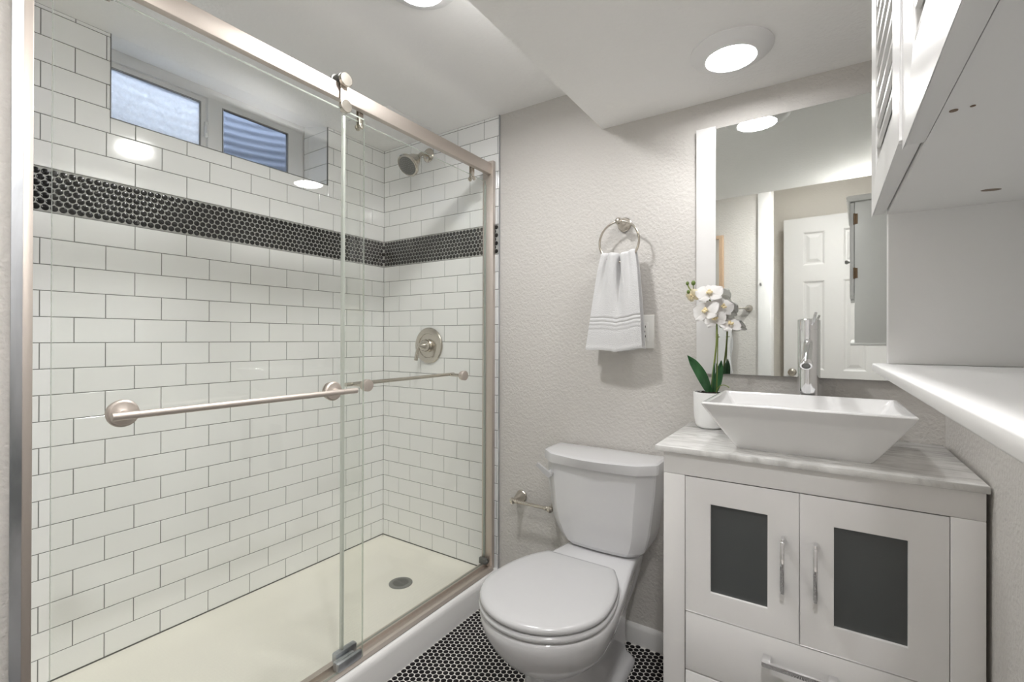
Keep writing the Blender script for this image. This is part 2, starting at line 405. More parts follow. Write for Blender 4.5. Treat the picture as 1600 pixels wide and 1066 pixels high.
# metal corner edging round the recess opening
bm = bmn()
box(bm, XT - 0.006, XT + 0.001, WY1 - 0.001, WY1 + 0.0018, WZ0 - 0.0018, ZC); box(bm, XT - 0.006, XT + 0.001, WY0 - 0.0018, WY0 + 0.001, WZ0 - 0.0018, ZC)
box(bm, XT - 0.006, XT + 0.001, WY0 - 0.0018, WY1 + 0.0018, WZ0 - 0.0018, WZ0 + 0.001)
finish('edge_strip', bm, M['rubber'], wl, smooth=0)
# black penny band on the long wall
def band(u0, u1, face, ax):
    cen = []; nrow = 7
    for k in range(nrow):
        z = ZB0 + 0.0047 + 0.009 + k * 0.01765
        u = u0 + (0 if k % 2 else PX / 2) + 0.004
        while u < u1 - 0.006:
            cen.append(Vector((face - 0.0016, u, z)) if ax == 'X' else Vector((u, face + 0.0016, z))); u += PX
    return cen
bm = bmn(); box(bm, XT - 0.004, XT - 0.0016, YSH + 0.002, YF - 0.001, ZB0 + 0.0015, ZB1 - 0.0015)
finish('band_grout', bm, M['bandgrout'], wl, smooth=0)
bm = bmn(); penny_mesh(bm, band(YSH, YF, XT, 'X'), Vector((1, 0, 0)), Vector((0, 1, 0)), Vector((0, 0, 1)), 0.0091, 0.0022, 16)
finish('penny_band', bm, M['penny'], wl)

# far wall: tiled strip and painted strip
bm = bmn(); box(bm, XT - 0.25, XW + 0.12, YF, YF + 0.12, -0.12, ZC + 0.12)
wb = struct(finish('wall_back', bm, M['wall'], smooth=0))
bm = bmn(); box(bm, XT - 0.004, XE - 0.0015, YF - 0.0042, YF + 0.001, 0.02, ZC)
finish('tile_grout', bm, M['grout'], wb, smooth=0)
YT = YF - 0.006
bm = bmn()
for k, (z0, z1, ph) in enumerate(rows()):
    for a, b_ in spans(-1.811 if ph == 0 else -1.885, XT + 0.001, XE - 0.001):
        tile_box(bm, a + G, b_ - G, z0 + G, z1 - G, YT, 'Y')
for a, b_ in spans(-1.885, XT + 0.001, XE - 0.001): tile_box(bm, a + G, b_ - G, ZB1 + 6 * ROWH + G, ZC - 0.001, YT, 'Y')
finish('subway_tile', bm, M['tile'], wb, smooth=0)
bm = bmn(); box(bm, XT, XE - 0.001, YT + 0.0016, YT + 0.004, ZB0 + 0.0015, ZB1 - 0.0015)
finish('band_grout', bm, M['bandgrout'], wb, smooth=0)
bm = bmn(); penny_mesh(bm, band(XT, XE, YT, 'Y'), Vector((0, -1, 0)), Vector((1, 0, 0)), Vector((0, 0, 1)), 0.0091, 0.0022, 16)
finish('penny_band', bm, M['penny'], wb)
bm = bmn(); box(bm, XE - 0.0012, XE + 0.0022, YT - 0.0008, YF + 0.002, 0.09, ZC)
finish('edge_strip', bm, M['alu'], wb, smooth=0)

# near end of the shower, wall behind the camera, hall
bm = bmn(); box(bm, XT - 0.25, XE, YR - 0.12, YSH, -0.12, ZC + 0.12); box(bm, XE, -0.42, YR - 0.12, YR, -0.12, ZC + 0.12)
wf = struct(finish('wall_front', bm, M['wall'], smooth=0))
bm = bmn(); box(bm, XT, XE - 0.006, YSH, YSH + 0.004, ZTRAY, ZC)
finish('end_tile', bm, M['tile'], wf, smooth=0)
bm = bmn(); box(bm, XE - 0.004, XE + 0.0035, YSH - 0.001, YSH + 0.0135, 0.10, ZC)
plab(finish('edge_strip', bm, M['alu'], wf, smooth=0), 'scuffed bare metal corner strip')
bm = bmn(); box(bm, XW, XW + 0.12, YR - 0.12, YF + 0.12, -0.12, ZC + 0.12); box(bm, XW, XW + 0.12, YH - 0.12, YR - 0.12, -0.12, 2.5)
struct(finish('wall_right', bm, M['wall'], smooth=0))
bm = bmn(); box(bm, -1.15, XW, YH - 0.12, YH, -0.12, 2.5); box(bm, -1.2, -1.08, YH, YR - 0.12, -0.12, 2.5)
struct(finish('wall_hall', bm, M['hallwall'], smooth=0))
bm = bmn(); box(bm, XT - 0.25, XW + 0.12, YH - 0.12, YF + 0.12, ZC, ZC + 0.12)
# the ceiling stops at the window recess, whose soffit rises to the frame
bmesh.ops.delete(bm, geom=bm.verts[:], context='VERTS')
box(bm, XT, XW + 0.12, YR - 0.12, YF + 0.12, ZC, ZC + 0.12); box(bm, -1.2, XW + 0.12, YH - 0.12, YR - 0.12, 2.44, 2.56); box(bm, -1.2, XW + 0.12, YR - 0.12, YR - 0.10, ZC + 0.10, 2.5)
box(bm, XT - 0.25, XT, YH - 0.12, WY0 - 0.0055, ZC, ZC + 0.12); box(bm, XT - 0.25, XT, WY1 + 0.0055, YF + 0.12, ZC, ZC + 0.12)
prism(bm, [(XT, ZC), (XT, ZC + 0.12), (XWI - 0.05, ZC + 0.12), (XWI - 0.05, 2.152), (XWI, 2.150)], WY0 - 0.004, WY1 + 0.004, ax='Y')
struct(finish('ceiling', bm, M['ceil'], smooth=0))
bm = bmn(); box(bm, XS, XW, YS, YF, ZS, ZC + 0.001)
struct(finish('ceiling_soffit', bm, M['ceil'], smooth=0))
# casing at the end of the wall behind the camera
bm = bmn(); box(bm, -0.447, -0.372, YR - 0.135, YR + 0.012, 0, ZC, 0.003)
tr1 = struct(finish('trim_1', bm, M['trimwhite']))
bm = bmn(); box(bm, -0.437, -0.427, YR + 0.0121, YR + 0.0145, 1.440, 1.452); box(bm, -0.433, -0.424, YR + 0.0121, YR + 0.016, 1.436, 1.4415)
plab(finish('latch_strike', bm, M['steel'], tr1), 'small metal latch on white casing')
# baseboard on the far wall
bm = bmn(); prism(bm, [(YF, 0.0), (YF - 0.013, 0.0), (YF - 0.013, 0.055), (YF - 0.010, 0.066), (YF - 0.004, 0.071), (YF, 0.072)], XE + 0.004, -0.355, ax='X')
struct(finish('baseboard_back', bm, M['trimwhite']))
bm = bmn(); prism(bm, [(XW, 0.0), (XW - 0.013, 0.0), (XW - 0.013, 0.055), (XW - 0.004, 0.071), (XW, 0.072)], YR, 1.268, ax='Y')
struct(finish('baseboard_right', bm, M['trimwhite']))
bm = bmn(); prism(bm, [(YR, 0.0), (YR + 0.013, 0.0), (YR + 0.013, 0.055), (YR + 0.004, 0.071), (YR, 0.072)], XE + 0.004, -0.449, ax='X')
struct(finish('baseboard_front', bm, M['trimwhite']))

# ------------------------------------------------------------------ window_1
bm = bmn(); frame(bm, WY0 - 0.004, WY1 + 0.004, WZ0 - 0.02, 2.165, WY0 + 0.03, WY1 - 0.012, WZ0 + 0.03, 2.108, XWI - 0.045, XWI, 0.002, ax='X')
win = struct(finish('window_1', bm, M['vinyl']))
sz0, sz1 = WZ0 + 0.028, 2.110
bm = bmn(); frame(bm, WY0 + 0.028, 0.938, sz0, sz1, WY0 + 0.05, 0.903, sz0 + 0.03, 2.086, XWI - 0.032, XWI - 0.012, 0.002, ax='X')
sl = finish('window_sash', bm, M['vinyl'], win)
bm = bmn(); frame(bm, 0.926, WY1 - 0.010, sz0, sz1, 0.984, 1.270, sz0 + 0.03, 2.083, XWI - 0.011, XWI + 0.006, 0.002, ax='X')
sr = finish('window_sash', bm, M['vinyl'], win)
bm = bmn(); box(bm, XWI - 0.024, XWI - 0.020, WY0 + 0.048, 0.905, sz0 + 0.028, 2.088)
plab(finish('window_pane', bm, M['dustglass'], sl, smooth=0), 'dusty bright left window pane')
bm = bmn(); frame(bm, WY0 + 0.046, 0.907, sz0 + 0.026, 2.090, WY0 + 0.0502, 0.9028, sz0 + 0.0302, 2.0858, XWI - 0.019, XWI - 0.0115, ax='X'); frame(bm, 0.980, 1.274, sz0 + 0.026, 2.087, 0.9842, 1.2698, sz0 + 0.0302, 2.0828, XWI - 0.004, XWI + 0.0065, ax='X')
finish('glazing_gasket', bm, M['rubber'], win, smooth=0)
bm = bmn(); box(bm, XWI - 0.004, XWI - 0.001, 0.982, 1.272, sz0 + 0.028, 2.085)
plab(finish('window_pane', bm, M['screen'], sr, smooth=0), 'screened darker right window pane')
bm = bmn(); box(bm, XWI - 0.012, XWI + 0.004, 0.916, 0.930, 1.945, 2.010, 0.005); box(bm, XWI + 0.002, XWI + 0.012, 0.918, 0.927, 1.960, 1.995, 0.003)
plab(finish('window_latch', bm, M['vinyl'], win), 'small white window latch')

# corrugated window well outside
bm = bmn(); pts = []
N = 40
cx0, cy0, RW = XWI - 0.06, 0.956, 0.56
sec = []
nz = 110; zA, zB = 1.35, 2.42
rings = []
for j in range(nz + 1):
    z = zA + (zB - zA) * j / nz; dr = 0.0026 * math.sin(2 * PI * z / 0.040)
    rings.append([(cx0 - (RW * 0.62 + dr) * math.sin(PI * k / N) ** 0.75, cy0 - (RW + dr) * math.cos(PI * k / N), z) for k in range(N + 1)])
rings2 = [[(p[0] - 0.004 if abs(k - N / 2) < N / 2 - 1 else p[0], cy0 + (p[1] - cy0) * 1.006, p[2]) for k, p in enumerate(r)] for r in rings]
loft(bm, rings, False, False, closed=False); loft(bm, rings2, False, False, closed=False)
ww = tag(finish('window_well', bm, M['galv']), 'corrugated metal window well outside the basement window', 'window well')
bm = bmn(); box(bm, cx0 - 0.40, cx0 - 0.002, cy0 - 0.6, cy0 + 0.6, zA - 0.05, zA + 0.02)
struct(finish('ground', bm, M['gravel'], smooth=0))

# ================================================================== SHOWER
# tray
t = thing('shower_tray', 'cream acrylic shower tray with white raised curb on black floor', 'shower tray', (-1.55, 0.95, 0))
bm = bmn()
def rect(x0, x1, y0, y1, z, r, n=6):
    P = []
    for (cx, cy, a0) in ((x1 - r, y1 - r, 0), (x0 + r, y1 - r, 90), (x0 + r, y0 + r, 180), (x1 - r, y0 + r, 270)):
        for k in range(n + 1):
            a = math.radians(a0 + 90 * k / n); P.append((cx + r * math.cos(a), cy + r * math.sin(a), z))
    return P
tx0, tx1, ty0, ty1 = XT + 0.0005, -1.262, YSH + 0.005, YT - 0.0005
DR = (-1.515, 1.433)
R = [rect(tx0, tx1, ty0, ty1, 0.002, 0.002), rect(tx0, tx1, ty0, ty1, ZTRAY - 0.004, 0.002), rect(tx0 + 0.001, tx1, ty0 + 0.001, ty1 - 0.001, ZTRAY - 0.0025, 0.003),
     rect(tx0 + 0.024, tx1, ty0 + 0.024, ty1 - 0.020, ZTRAY - 0.0035, 0.02), rect(tx0 + 0.034, tx1 - 0.004, ty0 + 0.034, ty1 - 0.028, ZTRAY - 0.010, 0.03), rect(tx0 + 0.07, tx1 - 0.02, ty0 + 0.07, ty1 - 0.06, 0.068, 0.06), rect(tx0 + 0.12, tx1 - 0.07, ty0 + 0.12, ty1 - 0.11, 0.0635, 0.08)]
n = len(R[0])
R.append([(DR[0] + (p[0] - DR[0]) * 0.35, DR[1] + (p[1] - DR[1]) * 0.35, 0.0615) for p in R[-1]])
loft(bm, R, True, True)
pan = finish('tray_pan', bm, M['tray'], t, smooth=50)
bm = bmn()
prof = [(-1.181, 0.0), (-1.181, 0.080), (-1.1825, 0.092), (-1.187, 0.1005), (-1.194, 0.1045), (-1.203, 0.1055), (-1.255, 0.1045), (-1.268, 0.100), (-1.280, 0.086), (-1.290, 0.072), (-1.300, 0.064), (-1.300, 0.0)]
prism(bm, prof, YSH + 0.004, YF - 0.0005, ax='Y')
plab(finish('tray_curb', bm, M['curb'], t, smooth=50), 'white rounded shower curb')
bm = bmn(); lathe(bm, (DR[0], DR[1], 0.0612), (0, 0, 1), [(0.050, 0), (0.050, 0.002), (0.047, 0.0032), (0.040, 0.0034)], 40)
dr = finish('drain', bm, M['steel'], t)
bm = bmn()
for i in range(-3, 4):
    half = math.sqrt(max(0, 0.033 ** 2 - (i * 0.009) ** 2))
    for s in (-1, 1):
        if half > 0.006: box(bm, DR[0] + i * 0.009 - 0.0014, DR[0] + i * 0.009 + 0.0014, min(DR[1] + s * 0.003, DR[1] + s * half), max(DR[1] + s * 0.003, DR[1] + s * half), 0.0640, 0.0649)
finish('drain_slot', bm, M['hole'], dr, smooth=0)

# enclosure frame
t = thing('shower_door_frame', 'brushed nickel shower door rail, wall jambs and bottom track', 'shower frame', (-1.22, 0.95, 0.1055))
bm = bmn(); box(bm, -1.237, -1.215, YSH + 0.012, YT - 0.001, 1.842, 1.890, 0.002)
finish('top_rail', bm, M['nickel'], t)
bm = bmn(); box(bm, -1.240, -1.187, 0.2185, 0.2325, 0.106, 1.905, 0.0015); box(bm, -1.240, -1.232, YSH + 0.0045, 0.2325, 0.106, 1.905, 0.001)
plab(finish('wall_jamb', bm, M['nickel'], t), 'near wall jamb of the shower frame')
bm = bmn(); box(bm, -1.262, -1.206, YT - 0.020, YT - 0.0005, 0.107, 1.902, 0.0015)
finish('wall_jamb', bm, M['nickel'], t)
bm = bmn()
prism(bm, [(-1.196, 0.1062), (-1.196, 0.1085), (-1.203, 0.117), (-1.214, 0.119), (-1.214, 0.112), (-1.238, 0.112), (-1.238, 0.124), (-1.258, 0.124), (-1.262, 0.1062)], 0.233, YT - 0.021, ax='Y')
finish('bottom_track', bm, M['nickel'], t, smooth=20)
bm = bmn(); box(bm, -1.258, -1.236, 0.905, 0.985, 0.113, 0.150, 0.006); box(bm, -1.212, -1.198, 0.885, 0.975, 0.1175, 0.146, 0.006); box(bm, -1.232, -1.216, 0.890, 0.960, 0.113, 0.142, 0.005)
plab(finish('bottom_guide', bm, M['alu'], t), 'grey sliding guide under the overlapping panes')
bm = bmn(); box(bm, -1.266, -1.226, YT - 0.036, YT - 0.021, 0.1245, 0.150, 0.002)
cyl(bm, (-1.226, YT - 0.029, 0.138), (-1.221, YT - 0.029, 0.138), 0.006, n=14)
plab(finish('corner_bracket', bm, M['rubber'], t), 'dark bracket in the corner at the far jamb')

def pane(bm, x0, x1, y0, y1, z0, z1):
    fs = box(bm, x0, x1, y0, y1, z0, z1)
    for i in (2, 3, 4, 5): fs[i].material_index = 1
def hanger_outer(y, t, label):
    bm = bmn(); box(bm, -1.211, -1.206, y - 0.011, y + 0.011, 1.800, 1.898, 0.002)
    hg = finish('roller_hanger', bm, M['nickel'], t)
    for z in (1.897, 1.817):
        bm = bmn(); cyl(bm, (-1.206, y, z), (-1.1925, y, z), 0.0205 if z > 1.85 else 0.0195, n=36, bev=0.002)
        finish('disc', bm, M['nickel2'], hg, smooth=20)
    bm = bmn(); cyl(bm, (-1.240, y, 1.9065), (-1.212, y, 1.9065), 0.016, n=30, bev=0.002); cyl(bm, (-1.246, y, 1.9065), (-1.240, y, 1.9065), 0.0205, n=30, bev=0.0015)
    finish('roller_wheel', bm, M['rubber'], hg)
# outer sliding panel
t = thing('sliding_glass_door', 'left sliding glass shower panel with long outside grab bar', 'shower door', (-1.203, 0.62, 0.12))
bm = bmn(); pane(bm, -1.207, -1.199, 0.260, 0.977, 0.121, 1.806)
finish('glass_panel', bm, M['glass'], t, smooth=0, mats=[M['glass'], M['glassedge']])
hanger_outer(0.905, t, ''); hanger_outer(0.335, t, '')
bm = bmn()
tube(bm, [(-1.160, 0.338, 0.9625), (-1.160, 0.380, 0.9625)], 0.0082, 20)
tube(bm, [(-1.160, 0.3815, 0.9625), (-1.160, 0.870, 0.9625)], 0.0078, 20); tube(bm, [(-1.160, 0.8715, 0.9625), (-1.160, 0.918, 0.9625)], 0.0082, 20)
tube(bm, [(-1.160, 0.3798, 0.9625), (-1.160, 0.3817, 0.9625)], 0.0072, 20); tube(bm, [(-1.160, 0.8698, 0.9625), (-1.160, 0.8717, 0.9625)], 0.0072, 20)
hb = finish('handle_bar', bm, M['nickel'], t)
for y in (0.366, 0.862):
    bm = bmn(); lathe(bm, (-1.199, y, 0.9635), (1, 0, 0), [(0.0275, 0), (0.0285, 0.003), (0.0275, 0.008), (0.024, 0.011), (0.012, 0.012), (0.0075, 0.014), (0.0075, 0.034)], 36)
    lathe(bm, (-1.207, y, 0.9635), (-1, 0, 0), [(0.025, 0), (0.025, 0.004), (0.022, 0.006)], 36)
    finish('rosette', bm, M['nickel'], hb)
# inner sliding panel
t = thing('sliding_glass_door', 'right sliding glass shower panel with inside towel bar and two round knobs', 'shower door', (-1.247, 1.30, 0.12))
bm = bmn(); pane(bm, -1.251, -1.243, 0.938, 1.672, 0.125, 1.816)
finish('glass_panel', bm, M['glass'], t, smooth=0, mats=[M['glass'], M['glassedge']])
bm = bmn(); box(bm, -1.2530, -1.2410, 0.929, 0.9378, 0.127, 1.812, 0.002)
plab(finish('edge_seal', bm, M['seal'], t), 'pale clear seal on the left glass edge')
bm = bmn(); box(bm, -1.2530, -1.2410, 1.6722, 1.6745, 0.160, 1.800, 0.0008)
plab(finish('edge_seal', bm, M['seal'], t), 'pale clear seal on the right glass edge')
for y in (0.995, 1.578):
    bm = bmn(); box(bm, -1.2425, -1.2385, y - 0.008, y + 0.008, 1.796, 1.858, 0.0015); box(bm, -1.256, -1.2515, y - 0.008, y + 0.008, 1.796, 1.884, 0.0015)
    cyl(bm, (-1.2385, y, 1.800), (-1.233, y, 1.800), 0.0085, n=24, bev=0.001); cyl(bm, (-1.259, y, 1.800), (-1.256, y, 1.800), 0.010, n=24)
    cyl(bm, (-1.2515, y, 1.866), (-1.2375, y, 1.866), 0.0150, n=24, bev=0.002)
    finish('roller_hanger', bm, M['nickel2'], t)
bm = bmn()
zz = 0.966
tube(bm, [(-1.300, 0.985, zz), (-1.300, 1.525, zz + 0.002)], 0.0068, 16)
for y in (1.013, 1.505): cyl(bm, (-1.252, y, zz), (-1.300, y, zz), 0.0068, n=18)
hb = finish('towel_bar', bm, M['nickel2'], t)
for y in (1.013, 1.505):
    bm = bmn(); cyl(bm, (-1.243, y, zz), (-1.237, y, zz), 0.0165, n=30); cyl(bm, (-1.237, y, zz), (-1.219, y, zz), 0.0195, n=36, bev=0.002)
    finish('knob', bm, M['nickel'], hb)

# shower head
t = thing('wall_shower', 'satin nickel bell shower head on a bent wall arm', 'shower head', (-1.608, YT, 2.014))
bm = bmn(); lathe(bm, (-1.608, YT, 2.014), (0, -1, 0), [(0.034, 0), (0.034, 0.003), (0.030, 0.008), (0.020, 0.012), (0.012, 0.014)], 36)
finish('wall_flange', bm, M['nickel2'], t)
bm = bmn(); tube(bm, [(-1.608, YT - 0.005, 2.014), (-1.608, YT - 0.035, 2.013), (-1.608, YT - 0.052, 2.004), (-1.608, YT - 0.075, 1.982)], 0.0095, 18)
finish('shower_arm', bm, M['nickel2'], t)
d = Vector((-0.02, -0.73, -0.68)).normalized(); p0 = Vector((-1.608, YT - 0.070, 1.986))
bm = bmn(); lathe(bm, p0, d, [(0.012, 0), (0.016, 0.006), (0.015, 0.014), (0.022, 0.018), (0.030, 0.034), (0.038, 0.058), (0.050, 0.080), (0.0545, 0.086), (0.0545, 0.094), (0.050, 0.097), (0.043, 0.096)], 40)
hd = finish('spray_head', bm, M['nickel2'], t)
bm = bmn(); lathe(bm, p0 + d * 0.0955, d, [(0.044, 0), (0.044, 0.0015), (0.041, 0.002)], 40)
fp = finish('spray_face', bm, M['rubber'], hd)
xx, yy, _ = basis(d); bm = bmn()
for r, k in ((0.010, 6), (0.019, 12), (0.028, 18), (0.036, 24)):
    for i in range(k):
        c = p0 + d * 0.0972 + xx * (r * math.cos(2 * PI * i / k)) + yy * (r * math.sin(2 * PI * i / k))
        cyl(bm, c, c + d * 0.0016, 0.0017, 0.0012, n=8)
o = finish('spray_nozzle', bm, M['steel'], hd); o['kind'] = 'stuff'

# shower valve
VX, VZ = -1.601, 1.083
t = thing('shower_valve', 'round satin nickel shower valve with lever handle on white tile', 'shower valve', (VX, YT, VZ))
bm = bmn(); lathe(bm, (VX, YT, VZ), (0, -1, 0), [(0.088, 0), (0.088, 0.004), (0.084, 0.009), (0.070, 0.012), (0.060, 0.0125), (0.057, 0.008), (0.030, 0.009)], 56)
finish('escutcheon', bm, M['nickel2'], t)
bm = bmn(); lathe(bm, (VX, YT - 0.008, VZ), (0, -1, 0), [(0.032, 0), (0.032, 0.010), (0.029, 0.013), (0.027, 0.030), (0.018, 0.045), (0.010, 0.062), (0.008, 0.070), (0.003, 0.073)], 40)
finish('handle_hub', bm, M['nickel2'], t)
bm = bmn(); tube(bm, [(VX, YT - 0.066, VZ + 0.002), (VX - 0.004, YT - 0.072, VZ - 0.012), (VX - 0.010, YT - 0.074, VZ - 0.040), (VX - 0.014, YT - 0.076, VZ - 0.070)], [0.006, 0.0075, 0.008, 0.009], 18)
finish('lever', bm, M['nickel2'], t)

# ceiling cover above the shower
t = tag(finish('ceiling_cover', (lambda b_: (frame(b_, -1.795, -1.530, 1.365, 1.630, -1.780, -1.545, 1.380, 1.615, 0, 0) if False else box(b_, -1.795, -1.530, 1.365, 1.630, ZC - 0.004, ZC - 0.0003, 0.001), b_)[1])(bmn()), M['ceil'], origin=(-1.66, 1.5, ZC - 0.004)), 'flat square white cover on the ceiling above the shower head', 'ceiling cover')

# ================================================================== LAMPS
def recessed(name, x, y, z, label, watt):
    t = thing(name, label, 'ceiling light', (x, y, z), 'recessed ceiling lights')
    bm = bmn(); lathe(bm, (x, y, z), (0, 0, -1), [(0.104, 0.0), (0.107, 0.0006), (0.107, 0.004), (0.103, 0.008), (0.086, 0.017), (0.072, 0.023), (0.066, 0.0242), (0.0645, 0.0225), (0.0645, 0.012)], 64, cap1=False)
    finish('lamp_ring', bm, M['lamptrim'], t)
    bm = bmn(); lathe(bm, (x, y, z - 0.012), (0, 0, -1), [(0.064, 0), (0.064, 0.0095), (0.058, 0.0108), (0.03, 0.0114)], 64)
    finish('diffuser', bm, M['lamp'], t)
    ld = bpy.data.lights.new('lamp_beam', 'AREA'); ld.shape = 'DISK'; ld.size = 0.118; ld.energy = watt; ld.spread = BEAM; ld.color = (1.0, 0.988, 0.982)
    lo = bpy.data.objects.new('lamp_beam', ld); C.objects.link(lo); lo.parent = t; lo.location = (0, 0, -0.0240)
    return t
recessed('recessed_light', -0.213, 1.432, ZS, 'round recessed light in the low soffit above the toilet and sink', SOFFIT_W)
recessed('recessed_light', -0.926, 0.940, ZC, 'round recessed light on the high ceiling, half cut by the top of the picture', HIGH_W)
recessed('recessed_light', 0.02, 0.215, ZC, 'added unseen fill light on the ceiling above the entry, shaped like a recessed light', ENTRY_FILL_W)  # unseen lamp added over the entry for frontal fill on vanity and tile
recessed('recessed_light', -0.10, -0.46, 2.44, 'added unseen fill light on the hall ceiling in front of the open white door', HALL_FILL_W)  # unseen lamp added in the hall to brighten the mirrored door and wall

# ================================================================== TOILET
TX = -0.648
t = thing('toilet', 'white two-piece toilet with closed lid between shower and vanity', 'toilet', (TX, 1.35, 0))
def egg(z, yf, yc, yb, w, wb, rb=0.03, n=26, cx=TX, p=2.0):
    """egg-shaped outline: round front, tapering to a squarer back"""
    R_, L_ = [], []
    for k in range(n + 1):
        a = PI / 2 * k / n
        R_.append((w * abs(math.sin(a)) ** (2 / p), yc - (yc - yf) * abs(math.cos(a)) ** (2 / p)))
    m_ = 12
    for k in range(1, m_ + 1):
        s = k / m_; R_.append((w + (wb - w) * smooth01(s), yc + (yb - rb - yc) * s))
    for k in range(1, 7):
        a = PI / 2 * k / 6; R_.append((wb - rb + rb * math.cos(a), yb - rb + rb * math.sin(a)))
    P = [(cx + x, y, z) for x, y in R_] + [(cx - x, y, z) for x, y in reversed(R_[1:])]
    return P
bm = bmn()
rings = [egg(0.001, 1.080, 1.26, 1.60, 0.128, 0.115), egg(0.018, 1.078, 1.26, 1.60, 0.130, 0.117), egg(0.030, 1.090, 1.26, 1.595, 0.120, 0.105), egg(0.045, 1.106, 1.26, 1.588, 0.104, 0.092), egg(0.07, 1.115, 1.26, 1.585, 0.097, 0.088),
         egg(0.14, 1.120, 1.26, 1.59, 0.095, 0.086), egg(0.185, 1.112, 1.26, 1.60, 0.099, 0.088), egg(0.205, 1.098, 1.255, 1.61, 0.108, 0.092), egg(0.222, 1.070, 1.24, 1.62, 0.126, 0.097), egg(0.250, 1.035, 1.21, 1.65, 0.149, 0.102), egg(0.285, 1.005, 1.19, 1.67, 0.168, 0.108),
         egg(0.32, 0.984, 1.175, 1.68, 0.180, 0.114), egg(0.345, 0.975, 1.17, 1.685, 0.185, 0.118), egg(0.365, 0.973, 1.165, 1.687, 0.1865, 0.120), egg(0.373, 0.978, 1.165, 1.685, 0.183, 0.118), egg(0.376, 0.990, 1.165, 1.68, 0.173, 0.110)]
loft(bm, rings)
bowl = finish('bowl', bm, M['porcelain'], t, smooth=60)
def lidring(z, inset, yb=1.388):
    yf, yc, w, hb = 0.972 + inset, 1.158, 0.1875 - inset, 0.118 - inset; yb -= inset
    B = (yb - yc) / math.sqrt(1 - (hb / w) ** 2)
    R_ = [(w * math.sin(PI / 2 * k / 26), yc - (yc - yf) * math.cos(PI / 2 * k / 26)) for k in range(27)]
    for k in range(1, 15):
        y = yc + (yb - 0.012 - yc) * k / 14; R_.append((w * math.sqrt(max(0, 1 - ((y - yc) / B) ** 2)), y))
    xe = R_[-1][0]
    for k in range(1, 5):
        a = PI / 2 * k / 4; R_.append((xe - 0.014 * (1 - math.cos(a)) - 0.003 * k / 4, yb - 0.012 + 0.012 * math.sin(a)))
    return [(TX + x, y, z) for x, y in R_] + [(TX - x, y, z) for x, y in reversed(R_[1:])]
bm = bmn(); loft(bm, [lidring(0.3765, 0.010), lidring(0.378, 0.003), lidring(0.383, 0.0), lidring(0.389, 0.001), lidring(0.3935, 0.008)])
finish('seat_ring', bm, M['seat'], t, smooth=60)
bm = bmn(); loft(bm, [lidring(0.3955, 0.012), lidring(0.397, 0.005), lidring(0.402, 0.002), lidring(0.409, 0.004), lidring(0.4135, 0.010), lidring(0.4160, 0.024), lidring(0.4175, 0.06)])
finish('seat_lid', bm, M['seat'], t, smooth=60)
for s in (-1, 1):
    bm = bmn(); tube(bm, [(TX + s * 0.068 - 0.016, 1.394, 0.3865), (TX + s * 0.068 + 0.016, 1.394, 0.3865)], 0.0085, 14)
    finish('seat_hinge', bm, M['seat'], t)
def tankring(z, hw, yf, ch, cy_, bulge, yb=1.688, cx=-0.6655):
    """tank outline with chamfered front corners and a bowed front"""
    P = []
    P += [(cx + hw, yb, z), (cx + hw, (yb + yf + cy_) / 2, z), (cx + hw, yf + cy_ + 0.006, z), (cx + hw - 0.004, yf + cy_ - 0.004, z), (cx + hw - ch + 0.006, yf + 0.006, z), (cx + hw - ch - 0.006, yf - 0.001, z)]
    w = hw - ch - 0.006
    for k in range(1, 12):
        s = 1 - 2 * k / 12; P.append((cx + w * s, yf - bulge * math.cos(s * PI / 2) ** 1.0 - 0.001, z))
    P += [(2 * cx - p[0], p[1], z) for p in reversed(P[:6])]
    return P
bm = bmn()
loft(bm, [tankring(0.377, 0.120, 1.548, 0.03, 0.03, 0.004, cx=-0.648), tankring(0.382, 0.138, 1.535, 0.034, 0.032, 0.006, cx=-0.649), tankring(0.395, 0.152, 1.529, 0.036, 0.034, 0.008, cx=-0.651), tankring(0.42, 0.167, 1.526, 0.038, 0.036, 0.009, cx=-0.655), tankring(0.46, 0.181, 1.525, 0.040, 0.040, 0.010, cx=-0.660), tankring(0.52, 0.192, 1.524, 0.044, 0.044, 0.011, cx=-0.664), tankring(0.60, 0.202, 1.523, 0.046, 0.046, 0.011, cx=-0.6655), tankring(0.664, 0.206, 1.524, 0.046, 0.047, 0.011, cx=-0.6655)])
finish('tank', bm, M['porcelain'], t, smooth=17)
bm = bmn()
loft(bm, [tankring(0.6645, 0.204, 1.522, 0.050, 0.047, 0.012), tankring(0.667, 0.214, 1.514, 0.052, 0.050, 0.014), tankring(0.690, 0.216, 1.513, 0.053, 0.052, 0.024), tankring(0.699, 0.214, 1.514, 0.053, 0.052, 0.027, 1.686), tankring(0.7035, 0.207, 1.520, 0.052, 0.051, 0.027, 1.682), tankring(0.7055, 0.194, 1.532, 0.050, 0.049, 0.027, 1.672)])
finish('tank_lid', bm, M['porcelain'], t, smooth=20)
bm = bmn(); cyl(bm, (-0.842, 1.552, 0.622), (-0.832, 1.516, 0.622), 0.0115, n=20, bev=0.002)
def paddle(u, v):
    p = Vector((-0.822, 1.505, 0.619)).lerp(Vector((-0.872, 1.493, 0.659)), v); w = 0.0105 * (1 - 0.35 * v) * (1 if 0.06 < v < 0.94 else 0.72)
    return p + Vector((0.55, 0.05, 0.82)) * (w * (2 * u - 1))
sheet(bm, paddle, 4, 12, 0.008)
finish('flush_lever', bm, M['seat'], t, smooth=60)

